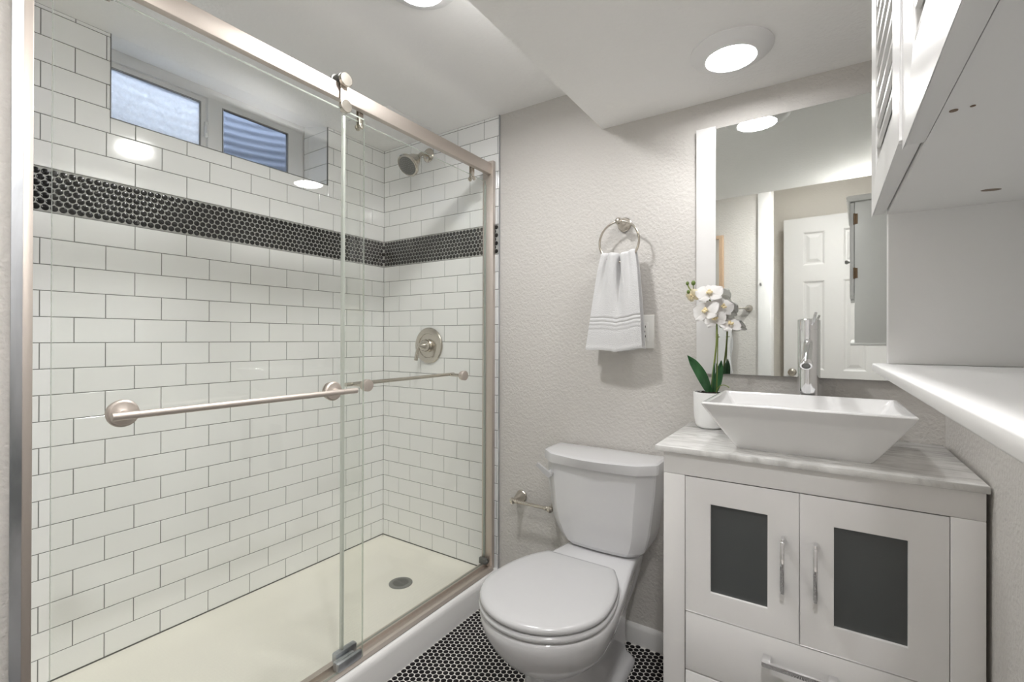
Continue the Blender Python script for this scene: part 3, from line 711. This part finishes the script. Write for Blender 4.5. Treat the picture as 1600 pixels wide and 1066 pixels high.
# paper holder
t = thing('toilet_paper_holder', 'empty nickel toilet paper holder on the wall behind the toilet', 'paper holder', (-1.0, YF, 0.446))
for x in (-1.068, -0.892):
    bm = bmn(); lathe(bm, (x, YF, 0.446), (0, -1, 0), [(0.026, 0), (0.026, 0.004), (0.023, 0.007), (0.021, 0.020), (0.014, 0.040), (0.009, 0.055), (0.008, 0.060), (0.011, 0.064), (0.0135, 0.070), (0.012, 0.078), (0.006, 0.082)], 32)
    finish('holder_post', bm, M['nickel2'], t)
bm = bmn(); cyl(bm, (-1.058, 1.632, 0.446), (-0.902, 1.632, 0.446), 0.0068, n=20)
for a, b_ in ((-1.058, -1.040), (-0.920, -0.902)): cyl(bm, (a, 1.632, 0.446), (b_, 1.632, 0.446), 0.0088, n=20, bev=0.002)
finish('roller', bm, M['nickel2'], t)

# towel ring and hand towel
RX, RY, RZ, RR = -0.616, 1.640, 1.472, 0.0745
t = thing('towel_ring', 'nickel towel ring on the wall above the toilet tank', 'towel ring', (RX, YF, 1.546))
bm = bmn(); lathe(bm, (RX, YF, 1.546), (0, -1, 0), [(0.0265, 0), (0.0265, 0.004), (0.024, 0.006), (0.022, 0.020), (0.016, 0.034), (0.0095, 0.042), (0.008, 0.050), (0.0115, 0.056), (0.0135, 0.062), (0.012, 0.070), (0.006, 0.074)], 32)
finish('wall_mount', bm, M['nickel2'], t)
bm = bmn(); tube(bm, [(RX + RR * math.sin(2 * PI * k / 64), RY, RZ + RR * math.cos(2 * PI * k / 64)) for k in range(64)], 0.0042, 14, closed=True)
finish('ring', bm, M['nickel2'], t)
def towel_fn(u, v):
    """u across, v down the front, over the ring, down the back"""
    s = 2 * u - 1
    L = 0.352
    topz = 1.4335 - 0.006 * (1 - s * s) + 0.006 * math.exp(-((s - 0.82) / 0.22) ** 2) + 0.0035 * math.exp(-((s + 0.45) / 0.3) ** 2) - 0.004 * math.exp(-((s - 0.1) / 0.10) ** 2)
    if v < 0.47: k = 1 - v / 0.47; front = True
    elif v > 0.55: k = (v - 0.55) / 0.45; front = False
    else: k = 0; front = None
    a = PI * (v - 0.47) / 0.08
    cxx = -0.618 - 0.011 * k; hw = 0.063 + 0.0430 * (k ** 0.75)
    x = cxx + hw * s
    fade = 1 - smooth01(k / 0.80)
    g = lambda c, w: math.exp(-((s - c) / w) ** 2)
    fold = (0.032 * g(0.10 + 0.08 * k, 0.10 + 0.15 * k) + 0.016 * g(-0.62 - 0.1 * k, 0.14 + 0.12 * k) + 0.009 * g(0.62, 0.12 + 0.1 * k) - 0.006 * g(-0.25, 0.2) - 0.005 * g(0.38, 0.12)) * fade + 0.003 * math.sin(4.2 * u + 3 * k) * k + 0.012 * (s * s) ** 1.5 * (1 - 0.6 * k)
    if front is True:
        y = RY - 0.019 - 0.008 * k + fold
        z = topz - 0.010 - k * (L - 0.010) + 0.003 * s * k
        if 0.64 < k < 0.80: y -= 0.0021 * math.cos((k - 0.64) / 0.16 * 2 * PI * 4)
        if k > 0.955: y -= 0.0016 * math.sin((k - 0.955) / 0.045 * PI)
    elif front is False:
        y = RY + 0.019 - 0.004 * k + fold * 0.3
        z = topz - 0.010 - k * (L - 0.009)
    else:
        y = RY + 0.000 - 0.019 * math.cos(a) + fold * (1 - 0.7 * (v - 0.47) / 0.08); z = topz - 0.010 + 0.011 * math.sin(a)
    return (x, y, z)
bm = bmn(); sheet(bm, towel_fn, 60, 150, 0.0055)
tag(finish('hand_towel', bm, M['towel'], origin=(-0.62, 1.64, 1.08), smooth=70), 'white hand towel hanging from the ring over the toilet', 'towel')

# outlet behind the towel
t = thing('wall_outlet', 'white outlet plate on the wall half behind the hand towel', 'outlet', (-0.5415, YF, 1.145))
bm = bmn(); box(bm, -0.579, -0.504, YF - 0.006, YF, 1.085, 1.206, 0.002); finish('cover_plate', bm, M['plate'], t)
bm = bmn(); box(bm, -0.5575, -0.5255, YF - 0.0075, YF - 0.006, 1.112, 1.179, 0.0005); rc = finish('receptacle', bm, M['plate'], t)
bm = bmn()
for zc in (1.163, 1.128):
    for dx in (-0.0065, 0.0065): box(bm, -0.5415 + dx - 0.001, -0.5415 + dx + 0.001, YF - 0.0079, YF - 0.0074, zc - 0.0035, zc + 0.0045)
    cyl(bm, (-0.5415, YF - 0.0074, zc - 0.010), (-0.5415, YF - 0.0079, zc - 0.010), 0.0022, n=10)
box(bm, -0.5475, -0.5430, YF - 0.0081, YF - 0.0074, 1.1425, 1.1485); box(bm, -0.5400, -0.5355, YF - 0.0081, YF - 0.0074, 1.1425, 1.1485)
finish('receptacle_slot', bm, M['hole'], rc, smooth=0)

# ================================================================== VANITY
MX0, MX1, MY0, MZ0, MZ1 = -0.3744, 0.2745, 1.269, 0.8193, 0.8343
VX0, VX1, VY = -0.3535, 0.2700, 1.281
sx0, sx1 = -0.2992, 0.2180; jx = -0.0426
zt, zd, zr2, zr3 = 0.762, 0.408, 0.254, 0.110
t = thing('vanity_cabinet', 'white wooden vanity cabinet with two glass doors and drawers', 'vanity', (-0.04, 1.48, 0))
bm = bmn()
box(bm, VX0, VX0 + 0.016, VY + 0.004, YF - 0.004, 0.001, MZ0); box(bm, VX1 - 0.016, VX1, VY + 0.004, YF - 0.004, 0.001, MZ0)
box(bm, VX0 + 0.016, VX1 - 0.016, VY + 0.020, YF - 0.004, 0.09, MZ0 - 0.002)
finish('carcass', bm, M['cab'], t)
for a, b_ in ((VX0 - 0.0005, sx0), (sx1, VX1 + 0.0005)):
    bm = bmn(); box(bm, a, b_, VY, VY + 0.020, 0.0008, zt - 0.0006, 0.0012); finish('face_stile', bm, M['cab'], t)
bm = bmn(); box(bm, VX0 - 0.0005, VX1 + 0.0005, VY, VY + 0.020, zt, MZ0, 0.0012); finish('top_rail', bm, M['cab'], t)
bm = bmn(); box(bm, sx0, sx1, VY + 0.001, VY + 0.02, 0.085, zr3 - 0.002, 0.001); finish('bottom_rail', bm, M['cab'], t)
GZ0, GZ1 = 0.472, 0.6965
def vdoor(x0, x1, g0, g1, hx):
    bm = bmn(); frame(bm, x0, x1, zd + 0.0015, zt - 0.003, g0, g1, GZ0, GZ1, VY + 0.0005, VY + 0.0185, 0.0012)
    d_ = finish('door', bm, M['cab'], t)
    bm = bmn(); box(bm, g0 - 0.006, g1 + 0.006, VY + 0.008, VY + 0.012, GZ0 - 0.006, GZ1 + 0.006)
    plab(finish('glass_pane', bm, M['frost'], d_, smooth=0), 'dark frosted glass pane')
    bm = bmn()
    zt_, zb_ = 0.655, 0.524
    box(bm, hx - 0.0045, hx + 0.0045, VY - 0.026, VY - 0.019, zb_ + 0.008, zt_ - 0.008, 0.001)
    for z in (zb_ + 0.012, zt_ - 0.012): box(bm, hx - 0.0035, hx + 0.0035, VY - 0.022, VY + 0.001, z - 0.011, z + 0.011, 0.001)
    plab(finish('handle', bm, M['chrome'], d_), 'chrome bar handle')
vdoor(sx0 + 0.0026, jx - 0.0017, -0.2361, -0.1077, -0.0755)
vdoor(jx + 0.0017, sx1 - 0.0026, 0.024, 0.1522, -0.0105)
for z0, z1 in ((zr2, zd), (zr3, zr2)):
    bm = bmn(); box(bm, sx0 + 0.0026, sx1 - 0.0026, VY + 0.0005, VY + 0.0185, z0 + 0.0015, z1 - 0.0015, 0.0018)
    d_ = finish('drawer', bm, M['cab'], t)
    zc = (z0 + z1) / 2 + 0.026; bm = bmn()
    box(bm, jx - 0.073, jx + 0.073, VY - 0.036, VY - 0.028, zc - 0.006, zc + 0.006, 0.001)
    for s in (-1, 1): box(bm, jx + s * 0.0655 - 0.009, jx + s * 0.0655 + 0.009, VY - 0.034, VY + 0.001, zc - 0.005, zc + 0.005, 0.001)
    plab(finish('handle', bm, M['chrome'], d_), 'chrome bar handle')
bm = bmn(); box(bm, MX0, MX1, MY0, YF - 0.001, MZ0, MZ1, 0.002, 2)
tag(finish('countertop', bm, M['marble'], origin=(-0.05, 1.48, MZ0)), 'grey veined white marble countertop on the vanity cabinet', 'countertop')

# vessel sink
t = thing('vessel_sink', 'white rectangular flared ceramic vessel sink on the marble countertop', 'sink', (-0.043, 1.45, MZ1))
BX0, BX1, BY0, BY1, BZ = -0.256, 0.168, 1.260, 1.588, 0.960
b0 = (-0.186, 0.100, 1.345, 1.535)
def rr(x0, x1, y0, y1, z, r): return rect(x0, x1, y0, y1, z, r, 5)
bm = bmn()
lp = [rr(b0[0] + 0.004, b0[1] - 0.004, b0[2] + 0.004, b0[3] - 0.004, MZ1 + 0.0005, 0.008), rr(b0[0] + 0.004, b0[1] - 0.004, b0[2] + 0.004, b0[3] - 0.004, MZ1 + 0.0022, 0.008), rr(b0[0], b0[1], b0[2], b0[3], MZ1 + 0.0035, 0.008)]
def lerp_ring(k, z, off=0.0, r=0.008):
    return rr(b0[0] + (BX0 - b0[0]) * k + off, b0[1] + (BX1 - b0[1]) * k - off, b0[2] + (BY0 - b0[2]) * k + off, b0[3] + (BY1 - b0[3]) * k - off, z, r)
for k in (0.12, 0.35, 0.6, 0.85, 0.97): lp.append(lerp_ring(k, MZ1 + 0.0035 + (BZ - 0.006 - MZ1 - 0.0035) * k ** 1.04))
lp += [lerp_ring(1.0, BZ - 0.0045), lerp_ring(1.0, BZ - 0.0018, 0.0008), lerp_ring(1.0, BZ - 0.0003, 0.003), lerp_ring(1.0, BZ, 0.006), lerp_ring(1.0, BZ - 0.0006, 0.0105), lerp_ring(0.985, BZ - 0.004, 0.0125, 0.01)]
for k in (0.85, 0.6, 0.35, 0.2): lp.append(lerp_ring(k, MZ1 + 0.018 + (BZ - 0.006 - MZ1 - 0.018) * k ** 1.04, 0.013, 0.014))
lp += [lerp_ring(0.08, MZ1 + 0.021, 0.018, 0.02), lerp_ring(0.0, MZ1 + 0.0185, 0.03, 0.03)]
loft(bm, lp)
finish('basin', bm, M['ceramic'], t, smooth=40)
bm = bmn(); lathe(bm, (-0.043, 1.44, MZ1 + 0.0186), (0, 0, 1), [(0.026, 0), (0.026, 0.002), (0.021, 0.0035), (0.019, 0.006), (0.004, 0.008)], 32)
plab(finish('drain_cap', bm, M['chrome'], t), 'chrome drain cap')

# faucet
FX, FY = -0.0325, 1.640
t = thing('faucet', 'tall chrome single lever vessel faucet behind the sink', 'faucet', (FX, FY, MZ1))
bm = bmn(); lathe(bm, (FX, FY, MZ1), (0, 0, 1), [(0.033, 0.0002), (0.033, 0.004), (0.029, 0.006), (0.0275, 0.008), (0.0275, 0.3115)], 44)
finish('body', bm, M['chrome'], t)
bm = bmn(); lathe(bm, (FX, FY, MZ1 + 0.3135), (0, 0, 1), [(0.0262, -0.003), (0.0262, 0), (0.0275, 0.0005), (0.0275, 0.029), (0.025, 0.031), (0.02, 0.0315)], 44)
finish('cap', bm, M['chrome'], t)
bm = bmn(); tube(bm, [(FX + 0.010, FY - 0.022, 1.163), (FX + 0.016, FY - 0.060, 1.180), (FX + 0.019, FY - 0.085, 1.192)], [0.0045, 0.004, 0.0038], 14)
finish('lever', bm, M['chrome'], t)
sp = [(FX, FY - 0.018, 1.112), (FX, FY - 0.060, 1.098), (FX - 0.001, FY - 0.105, 1.073), (FX - 0.002, FY - 0.135, 1.054)]
bm = bmn(); tube(bm, sp, [0.0115, 0.0118, 0.0122, 0.0126], 24)
sd = (Vector(sp[3]) - Vector(sp[2])).normalized(); sd = (sd + Vector((0, 0, -0.25))).normalized()
lathe(bm, Vector(sp[3]) - sd * 0.006, sd, [(0.012, 0), (0.0155, 0.004), (0.0160, 0.012), (0.0145, 0.016), (0.0105, 0.0165), (0.010, 0.012)], 32)
spo = finish('spout', bm, M['chrome'], t)
bm = bmn(); lathe(bm, Vector(sp[3]) + sd * 0.0065, sd, [(0.0100, 0), (0.0100, 0.002), (0.007, 0.003)], 24)
finish('aerator', bm, M['rubber'], spo)

# orchid
OX, OY = -0.300, 1.615
t = thing('potted_orchid', 'white artificial orchid in a white pot on the countertop corner', 'plant', (OX, OY, MZ1))
bm = bmn(); lathe(bm, (OX, OY, MZ1 + 0.0004), (0, 0, 1), [(0.032, 0), (0.038, 0.003), (0.0435, 0.012), (0.0475, 0.035), (0.049, 0.06), (0.0498, 0.110), (0.0493, 0.113), (0.0465, 0.114), (0.0455, 0.110), (0.045, 0.095)], 44)
finish('pot', bm, M['pot'], t)
bm = bmn(); rg = random.Random(3)
lathe(bm, (OX, OY, MZ1 + 0.104), (0, 0, 1), [(0.0445, 0), (0.041, 0.006), (0.02, 0.010), (0.002, 0.011)], 30)
for k in range(40):
    a = rg.uniform(0, 2 * PI); r = rg.uniform(0, 0.038); sphere(bm, (OX + r * math.cos(a), OY + r * math.sin(a), MZ1 + 0.111 + rg.uniform(0, .003)), rg.uniform(0.003, 0.006), 1, 1, 0.6, 7, 5)
finish('soil', bm, M['soil'], t)
def bez(p0, p1, p2, p3, n=18):
    p0, p1, p2, p3 = map(Vector, (p0, p1, p2, p3))
    return [p0 * (1 - s) ** 3 + p1 * 3 * s * (1 - s) ** 2 + p2 * 3 * s * s * (1 - s) + p3 * s ** 3 for s in [k / n for k in range(n + 1)]]
stA = bez((OX + 0.006, OY - 0.004, 0.935), (OX + 0.004, OY - 0.004, 1.00), (OX + 0.020, OY - 0.004, 1.06), (OX + 0.022, OY - 0.006, 1.14)) + bez((OX + 0.022, OY - 0.006, 1.14), (OX + 0.020, OY + 0.012, 1.21), (OX + 0.002, OY + 0.018, 1.266), (OX - 0.046, OY + 0.014, 1.272))[1:] + bez((OX - 0.046, OY + 0.014, 1.272), (OX - 0.058, OY + 0.013, 1.274), (OX - 0.069, OY + 0.012, 1.286), (OX - 0.072, OY + 0.012, 1.300), 8)[1:]
bm = bmn(); tube(bm, stA, [0.0028] * 20 + [0.0022] * (len(stA) - 20), 10); finish('flower_stem', bm, M['stem'], t)
bm = bmn(); cyl(bm, (OX + 0.019, OY + 0.006, 0.935), (OX + 0.0235, OY + 0.002, 1.135), 0.0016, n=8); tube(bm, [(OX + 0.018, OY - 0.006, 1.125), (OX + 0.030, OY - 0.004, 1.126)], 0.0014, 8); finish('support_stick', bm, M['stem'], t)
for pts in (bez((OX - 0.046, OY + 0.014, 1.272), (OX - 0.056, OY + 0.013, 1.278), (OX - 0.054, OY + 0.012, 1.292), (OX - 0.055, OY + 0.012, 1.302), 8),):
    bm = bmn(); tube(bm, pts, 0.0014, 8); finish('bud_stem', bm, M['stem'], t)
for (bx, bz, r) in ((-0.073, 1.304, 0.0060), (-0.054, 1.304, 0.0078), (-0.070, 1.276, 0.0062)):
    bm = bmn(); sphere(bm, (OX + bx, OY + 0.012, bz), r, 0.9, 0.9, 1.1, 14, 9); plab(finish('bud', bm, M['bud'], t), 'small green flower bud')
def flower(c, face, size, roll=0.0, mat='petal', cup=0.25):
    c = Vector(c); fz = Vector(face).normalized(); up = Vector((0, 0, 1)); fx = up.cross(fz).normalized(); fy = fz.cross(fx)
    rot = Matrix((fx, fy, fz)).transposed() @ Matrix.Rotation(roll, 3, 'Z')
    bm = bmn()
    def petal(ang, L, W, lift, zoff, wave):
        ca, sa = math.cos(ang), math.sin(ang)
        def fn(u, v):
            w = W * (math.sin(PI * min(1, v * 0.93 + 0.07)) ** 0.55) * (0.55 + 0.45 * math.sin(PI * min(1.0, v * 0.8 + 0.12)))
            a = (2 * u - 1); x = a * w; y = L * (0.06 + 0.94 * v)
            z = lift * L * math.sin(PI * 0.5 * v) - 0.32 * L * v * v * cup - 0.18 * W * a * a + wave * math.sin(5 * a + 4 * v) * v + zoff
            return c + rot @ Vector((x * ca - y * sa, x * sa + y * ca, z))
        sheet(bm, fn, 8, 9, 0.0011)
    petal(0.0, size * 0.95, size * 0.42, 0.12, -0.001, 0.001)                       # upper sepal
    petal(math.radians(128), size * 0.95, size * 0.40, 0.10, -0.001, 0.001); petal(math.radians(-128), size * 0.95, size * 0.40, 0.10, -0.001, 0.001)
    petal(math.radians(68), size, size * 0.66, 0.20, 0.0015, 0.002); petal(math.radians(-68), size, size * 0.66, 0.20, 0.0015, 0.002)
    fl = finish('flower', bm, M[mat], t, smooth=80)
    bm = bmn()
    for q, r, s in (((0, 0.004, 0.008), 0.005, 1.2), ((0, -0.007, 0.010), 0.0045, 1.0), ((-0.006, -0.003, 0.009), 0.0042, 1.0), ((0.006, -0.003, 0.009), 0.0042, 1.0)):
        sphere(bm, c + rot @ Vector(q), r * size / 0.042, 1, 1, s, 10, 7)
    finish('flower_lip', bm, M['lip'], fl)
flower((OX - 0.003, OY + 0.006, 1.266), (0.10, -0.8, 0.75), 0.045, 0.15)
flower((OX - 0.056, OY + 0.012, 1.262), (-0.45, -1, -0.25), 0.026, 0.2, 'petaly', 0.8)
flower((OX - 0.011, OY - 0.004, 1.208), (-0.3, -0.85, 0.55), 0.046, 0.2)
flower((OX + 0.034, OY + 0.022, 1.222), (0.5, -0.8, 0.45), 0.036, -0.2)
flower((OX + 0.015, OY - 0.002, 1.182), (0.1, -0.85, 0.6), 0.037, 0.3)
flower((OX + 0.055, OY + 0.016, 1.164), (0.45, -0.55, 0.9), 0.040, 0.1)
def leaf(p0, p1, p2, W, tilt):
    cv = bez(p0, Vector(p0).lerp(Vector(p1), 0.7), Vector(p1), p2, 16); side = Vector(tilt).normalized()
    def fn(u, v):
        k = min(16, max(0, v * 16)); i = min(15, int(k)); q = cv[i].lerp(cv[i + 1], k - i); a = 2 * u - 1
        w = W * (0.30 + 0.70 * math.sin(PI * min(1, v * 0.82 + 0.10))) * (1 - max(0, (v - 0.80) / 0.20) ** 2.2 * 0.97)
        return q + side * (a * w) + Vector((0, -0.006 * abs(a), 0.004 * abs(a)))
    bm = bmn(); sheet(bm, fn, 8, 20, 0.0016); finish('leaf', bm, M['leaf'], t, smooth=80)
leaf((OX + 0.004, OY - 0.006, 0.938), (OX - 0.022, OY - 0.022, 1.010), (OX - 0.062, OY - 0.026, 1.062), 0.0165, (0.75, 0.1, 0.66))
leaf((OX - 0.002, OY + 0.004, 0.938), (OX - 0.012, OY - 0.002, 0.975), (OX - 0.030, OY - 0.004, 1.008), 0.009, (0.8, 0.3, 0.5))
leaf((OX + 0.010, OY - 0.004, 0.938), (OX + 0.014, OY - 0.010, 0.990), (OX + 0.017, OY - 0.012, 1.040), 0.0055, (0.5, 0.85, 0.05))
leaf((OX + 0.012, OY + 0.010, 0.938), (OX + 0.022, OY + 0.024, 0.985), (OX + 0.030, OY + 0.030, 1.046), 0.014, (0.9, -0.2, 0.1))
bm = bmn(); tube(bm, bez((OX + 0.020, OY - 0.010, 0.945), (OX + 0.026, OY - 0.014, 0.978), (OX + 0.045, OY - 0.016, 0.980), (OX + 0.060, OY - 0.020, 0.968), 10), 0.0014, 8); finish('aerial_root', bm, M['stem'], t)

# ================================================================== MIRROR
mt = thing('mirror', 'tall wall mirror with a white side strip above the sink', 'mirror', (0, 1.682, 1.413))
mt.rotation_euler = (math.radians(0.6), 0, math.radians(-1.5))
def mpart(name, bm, mat):
    """parts of the mirror are given in its own frame"""
    bmesh.ops.translate(bm, verts=bm.verts[:], vec=ORG[mt.name]); return finish(name, bm, mat, mt, smooth=0)
bm = bmn(); box(bm, -0.296, 0.215, 0, 0.004, -0.4095, 0.4095); mpart('mirror_glass', bm, M['mirror'])
for a, b_ in ((-0.358, -0.2962), (0.2152, 0.272)):
    bm = bmn(); box(bm, a, b_, -0.002, 0.004, -0.411, 0.418); plab(mpart('side_strip', bm, M['trimwhite']), 'white side strip')

# ================================================================== WALL CABINET (right, close to the camera)
t = thing('wall_cabinet', 'white wall cabinet with louvered doors and an open bottom shelf', 'cabinet', (XW, 0.53, 1.075))
CY0, CY1 = 0.215, 0.832; CXF = 0.0755; CZB, CZT = 1.2885, 1.700
bm = bmn(); box(bm, CXF, XW - 0.001, CY1 - 0.018, CY1, 1.0862, CZT, 0.001); finish('side_panel', bm, M['wallcab'], t)
bm = bmn(); box(bm, CXF, XW - 0.001, CY0, CY0 + 0.018, 1.0862, CZT, 0.001); finish('side_panel', bm, M['wallcab'], t)
bm = bmn(); box(bm, XW - 0.008, XW - 0.001, CY0 + 0.018, CY1 - 0.018, 1.0862, CZT); finish('back_panel', bm, M['wallcab'], t)
bm = bmn(); box(bm, CXF - 0.0012, XW - 0.0085, CY0 + 0.0182, CY1 - 0.0182, CZB + 0.0006, CZB + 0.017); bb = finish('cabinet_bottom', bm, M['wallcab'], t)
bm = bmn(); box(bm, CXF, XW - 0.001, CY0 + 0.0182, CY1 - 0.0182, CZT - 0.018, CZT); finish('cabinet_top', bm, M['wallcab'], t)
bm = bmn(); box(bm, 0.0595, XW - 0.001, CY0 - 0.008, CY1 + 0.003, 1.0745, 1.0860, 0.002, 3); finish('shelf', bm, M['wallcab'], t)
bm = bmn(); prism(bm, [(XW - 0.001, CZT + 0.0005), (0.052, CZT + 0.0005), (0.046, CZT + 0.012), (0.046, CZT + 0.024), (XW - 0.001, CZT + 0.024)], CY0 - 0.012, CY1 + 0.012, ax='Y'); finish('cornice', bm, M['wallcab'], t)
bm = bmn()
for a in (0.0,):
    vs = [(0.160 + 0.0085 * math.cos(2 * PI * k / 20) + 0.003 * math.sin(2 * PI * k / 20), 0.742 + 0.0055 * math.sin(2 * PI * k / 20), CZB + 0.0004) for k in range(20)]
    bm.faces.new([bm.verts.new(v) for v in vs])
    for f in list(bm.faces):
        r_ = bmesh.ops.extrude_face_region(bm, geom=[f]); bmesh.ops.translate(bm, verts=[v for v in r_['geom'] if isinstance(v, bmesh.types.BMVert)], vec=(0, 0, 0.0005))
plab(finish('cam_hole', bm, M['brass'], bb, smooth=0), 'dark oval hole in the underside')
for (hx, hy, hr) in ((0.0815, 0.470, 0.0026), (0.0915, 0.468, 0.0016)):
    bm = bmn(); cyl(bm, (hx, hy, CZB + 0.0002), (hx, hy, CZB + 0.0009), hr, n=12)
    plab(finish('screw_hole', bm, M['brass'], bb, smooth=0), 'tiny brown screw hole')
def louver_door(y0, y1, zb, zt_, ly0, ly1, lz0, lz1):
    x0, x1 = 0.0585, 0.0735
    bm = bmn(); frame(bm, y0, y1, zb, zt_, ly0, ly1, lz0, lz1, x0, x1, 0.0022, ax='X')
    d_ = finish('door', bm, M['wallcab'], t)
    bm = bmn(); pitch = 0.0262; z = lz0 + 0.002
    while z < lz1 - 0.004:
        prism(bm, [(x0 + 0.0008, z + 0.0045), (x0 + 0.0012, z), (x0 + 0.0045, z - 0.0012), (x1 - 0.0003, z + 0.0205), (x1 - 0.0008, z + 0.0260), (x1 - 0.0040, z + 0.0270)], ly0 - 0.002, ly1 + 0.002, ax='Y', bev=0.0)
        z += pitch
    finish('louver_slats', bm, M['wallcab'], d_, smooth=0)['kind'] = 'stuff'
    return d_
dF = louver_door(0.529, CY1 - 0.004, 1.2925, 1.698, 0.600, 0.770, 1.340, 1.655)
dN = louver_door(CY0 + 0.004, 0.5265, 1.2865, 1.698, 0.285, 0.470, 1.345, 1.655)
bm = bmn(); lathe(bm, (0.0585, 0.560, 1.470), (-1, 0, 0), [(0.006, 0), (0.005, 0.006), (0.009, 0.012), (0.0105, 0.018), (0.006, 0.023)], 24)
plab(finish('knob', bm, M['steel'], dF), 'small dark metal knob')
for z in (1.390, 1.625):
    bm = bmn(); cyl(bm, (0.0745, CY1 - 0.0015, z - 0.024), (0.0745, CY1 - 0.0015, z + 0.024), 0.0042, n=12); box(bm, 0.0735, 0.086, CY1 - 0.001, CY1 + 0.0012, z - 0.022, z + 0.022)
    plab(finish('hinge', bm, M['brass'], dF), 'dark brass hinge')

# ================================================================== WHAT THE MIRROR SHOWS BEHIND THE CAMERA
t = thing('towel_bar', 'nickel towel bar on the wall seen in the mirror', 'towel bar', (-0.72, YR, 1.287))
for x in (-0.502, -0.95):
    bm = bmn(); lathe(bm, (x, YR, 1.287), (0, 1, 0), [(0.024, 0), (0.024, 0.004), (0.021, 0.012), (0.012, 0.034), (0.010, 0.055), (0.013, 0.062), (0.011, 0.072), (0.004, 0.076)], 28); finish('bar_post', bm, M['nickel2'], t)
bm = bmn(); cyl(bm, (-0.508, YR + 0.062, 1.287), (-0.944, YR + 0.062, 1.287), 0.006, n=16); finish('bar', bm, M['nickel2'], t)
def bath_fn(u, v):
    x = -0.60 - 0.26 * u
    e = 0.012 * math.sin(26 * v + 3 * u) * (1 if u < 0.15 else 0.4)
    if v < 0.47: k = 1 - v / 0.47; y = YR + 0.080 + 0.010 * k + e * 0.3; z = 1.290 - 0.46 * k
    elif v > 0.53: k = (v - 0.53) / 0.47; y = YR + 0.043; z = 1.290 - 0.44 * k
    else:
        a = PI * (v - 0.47) / 0.06; y = YR + 0.0615 + 0.0185 * math.cos(a); z = 1.290 + 0.014 * math.sin(a)
    return (x + e * 0.5, y, z)
bm = bmn(); sheet(bm, bath_fn, 12, 90, 0.012)
tag(finish('bath_towel', bm, M['towel'], origin=(-0.73, YR + 0.06, 0.84), smooth=70), 'folded white bath towel over the bar seen in the mirror', 'towel')
t = thing('picture_frame', 'tan wooden picture frame on the wall above the towel bar', 'picture frame', (-0.86, YR, 1.58))
bm = bmn(); frame(bm, -1.06, -0.661, 1.36, 1.795, -1.036, -0.685, 1.384, 1.771, YR + 0.0005, YR + 0.022, 0.002); finish('frame', bm, M['wood'], t)
bm = bmn(); box(bm, -1.04, -0.681, YR + 0.0005, YR + 0.008, 1.380, 1.775); finish('picture_sheet', bm, M['paperart'], t, smooth=0)

# door_1: six-panel door standing open against the hall wall
DX0, DX1, DYF, DZ1 = -0.396, 0.272, -1.0, 2.02
dth = 0.034
bm = bmn()
stl, mul = 0.131, 0.118
pw = (DX1 - DX0 - 2 * stl - mul) / 2
cols = [(DX0 + stl, DX0 + stl + pw), (DX1 - stl - pw, DX1 - stl)]
prow = [(1.646, 1.906), (0.823, 1.520), (0.20, 0.70)]
# front face as a grid with panel openings
xs = sorted({DX0, DX1, *[c for a in cols for c in a]}); zs = sorted({0.008, DZ1, *[c for a in prow for c in a]})
vv = {(i, j): bm.verts.new((x, DYF, z)) for i, x in enumerate(xs) for j, z in enumerate(zs)}
def is_panel(i, j): return any(abs(xs[i] - a) < 1e-6 for a, _ in cols) and any(abs(zs[j] - a) < 1e-6 for a, _ in prow)
for i in range(len(xs) - 1):
    for j in range(len(zs) - 1):
        if is_panel(i, j):
            x0, x1, z0, z1 = xs[i], xs[i + 1], zs[j], zs[j + 1]
            q = [vv[i, j], vv[i + 1, j], vv[i + 1, j + 1], vv[i, j + 1]]
            for ins, dy in ((0.006, -0.003), (0.014, -0.010), (0.024, -0.010), (0.046, -0.003)):
                nq = [bm.verts.new(p) for p in ((x0 + ins, DYF + dy, z0 + ins), (x1 - ins, DYF + dy, z0 + ins), (x1 - ins, DYF + dy, z1 - ins), (x0 + ins, DYF + dy, z1 - ins))]
                for k in range(4): bm.faces.new((q[k], q[(k + 1) % 4], nq[(k + 1) % 4], nq[k]))
                q = nq
            bm.faces.new(q)
        else: bm.faces.new((vv[i, j], vv[i + 1, j], vv[i + 1, j + 1], vv[i, j + 1]))
nb = [bm.verts.new(p) for p in ((DX0, DYF - dth, 0.008), (DX1, DYF - dth, 0.008), (DX1, DYF - dth, DZ1), (DX0, DYF - dth, DZ1))]
bm.faces.new(nb)
bt = [vv[i, 0] for i in range(len(xs))]; tp = [vv[i, len(zs) - 1] for i in range(len(xs))]; lf = [vv[0, j] for j in range(len(zs))]; rg_ = [vv[len(xs) - 1, j] for j in range(len(zs))]
bm.faces.new(bt + [nb[1], nb[0]]); bm.faces.new(tp + [nb[2], nb[3]]); bm.faces.new(lf + [nb[3], nb[0]]); bm.faces.new(rg_ + [nb[2], nb[1]])
d1 = struct(finish('door_1', bm, M['trimwhite'], smooth=0))
bm = bmn(); lathe(bm, (DX0 + 0.06, DYF, 0.80), (0, 1, 0), [(0.030, 0), (0.030, 0.004), (0.012, 0.008), (0.011, 0.030), (0.025, 0.040), (0.027, 0.055), (0.015, 0.064)], 28)
plab(finish('door_knob', bm, M['nickel2'], d1), 'nickel door knob')
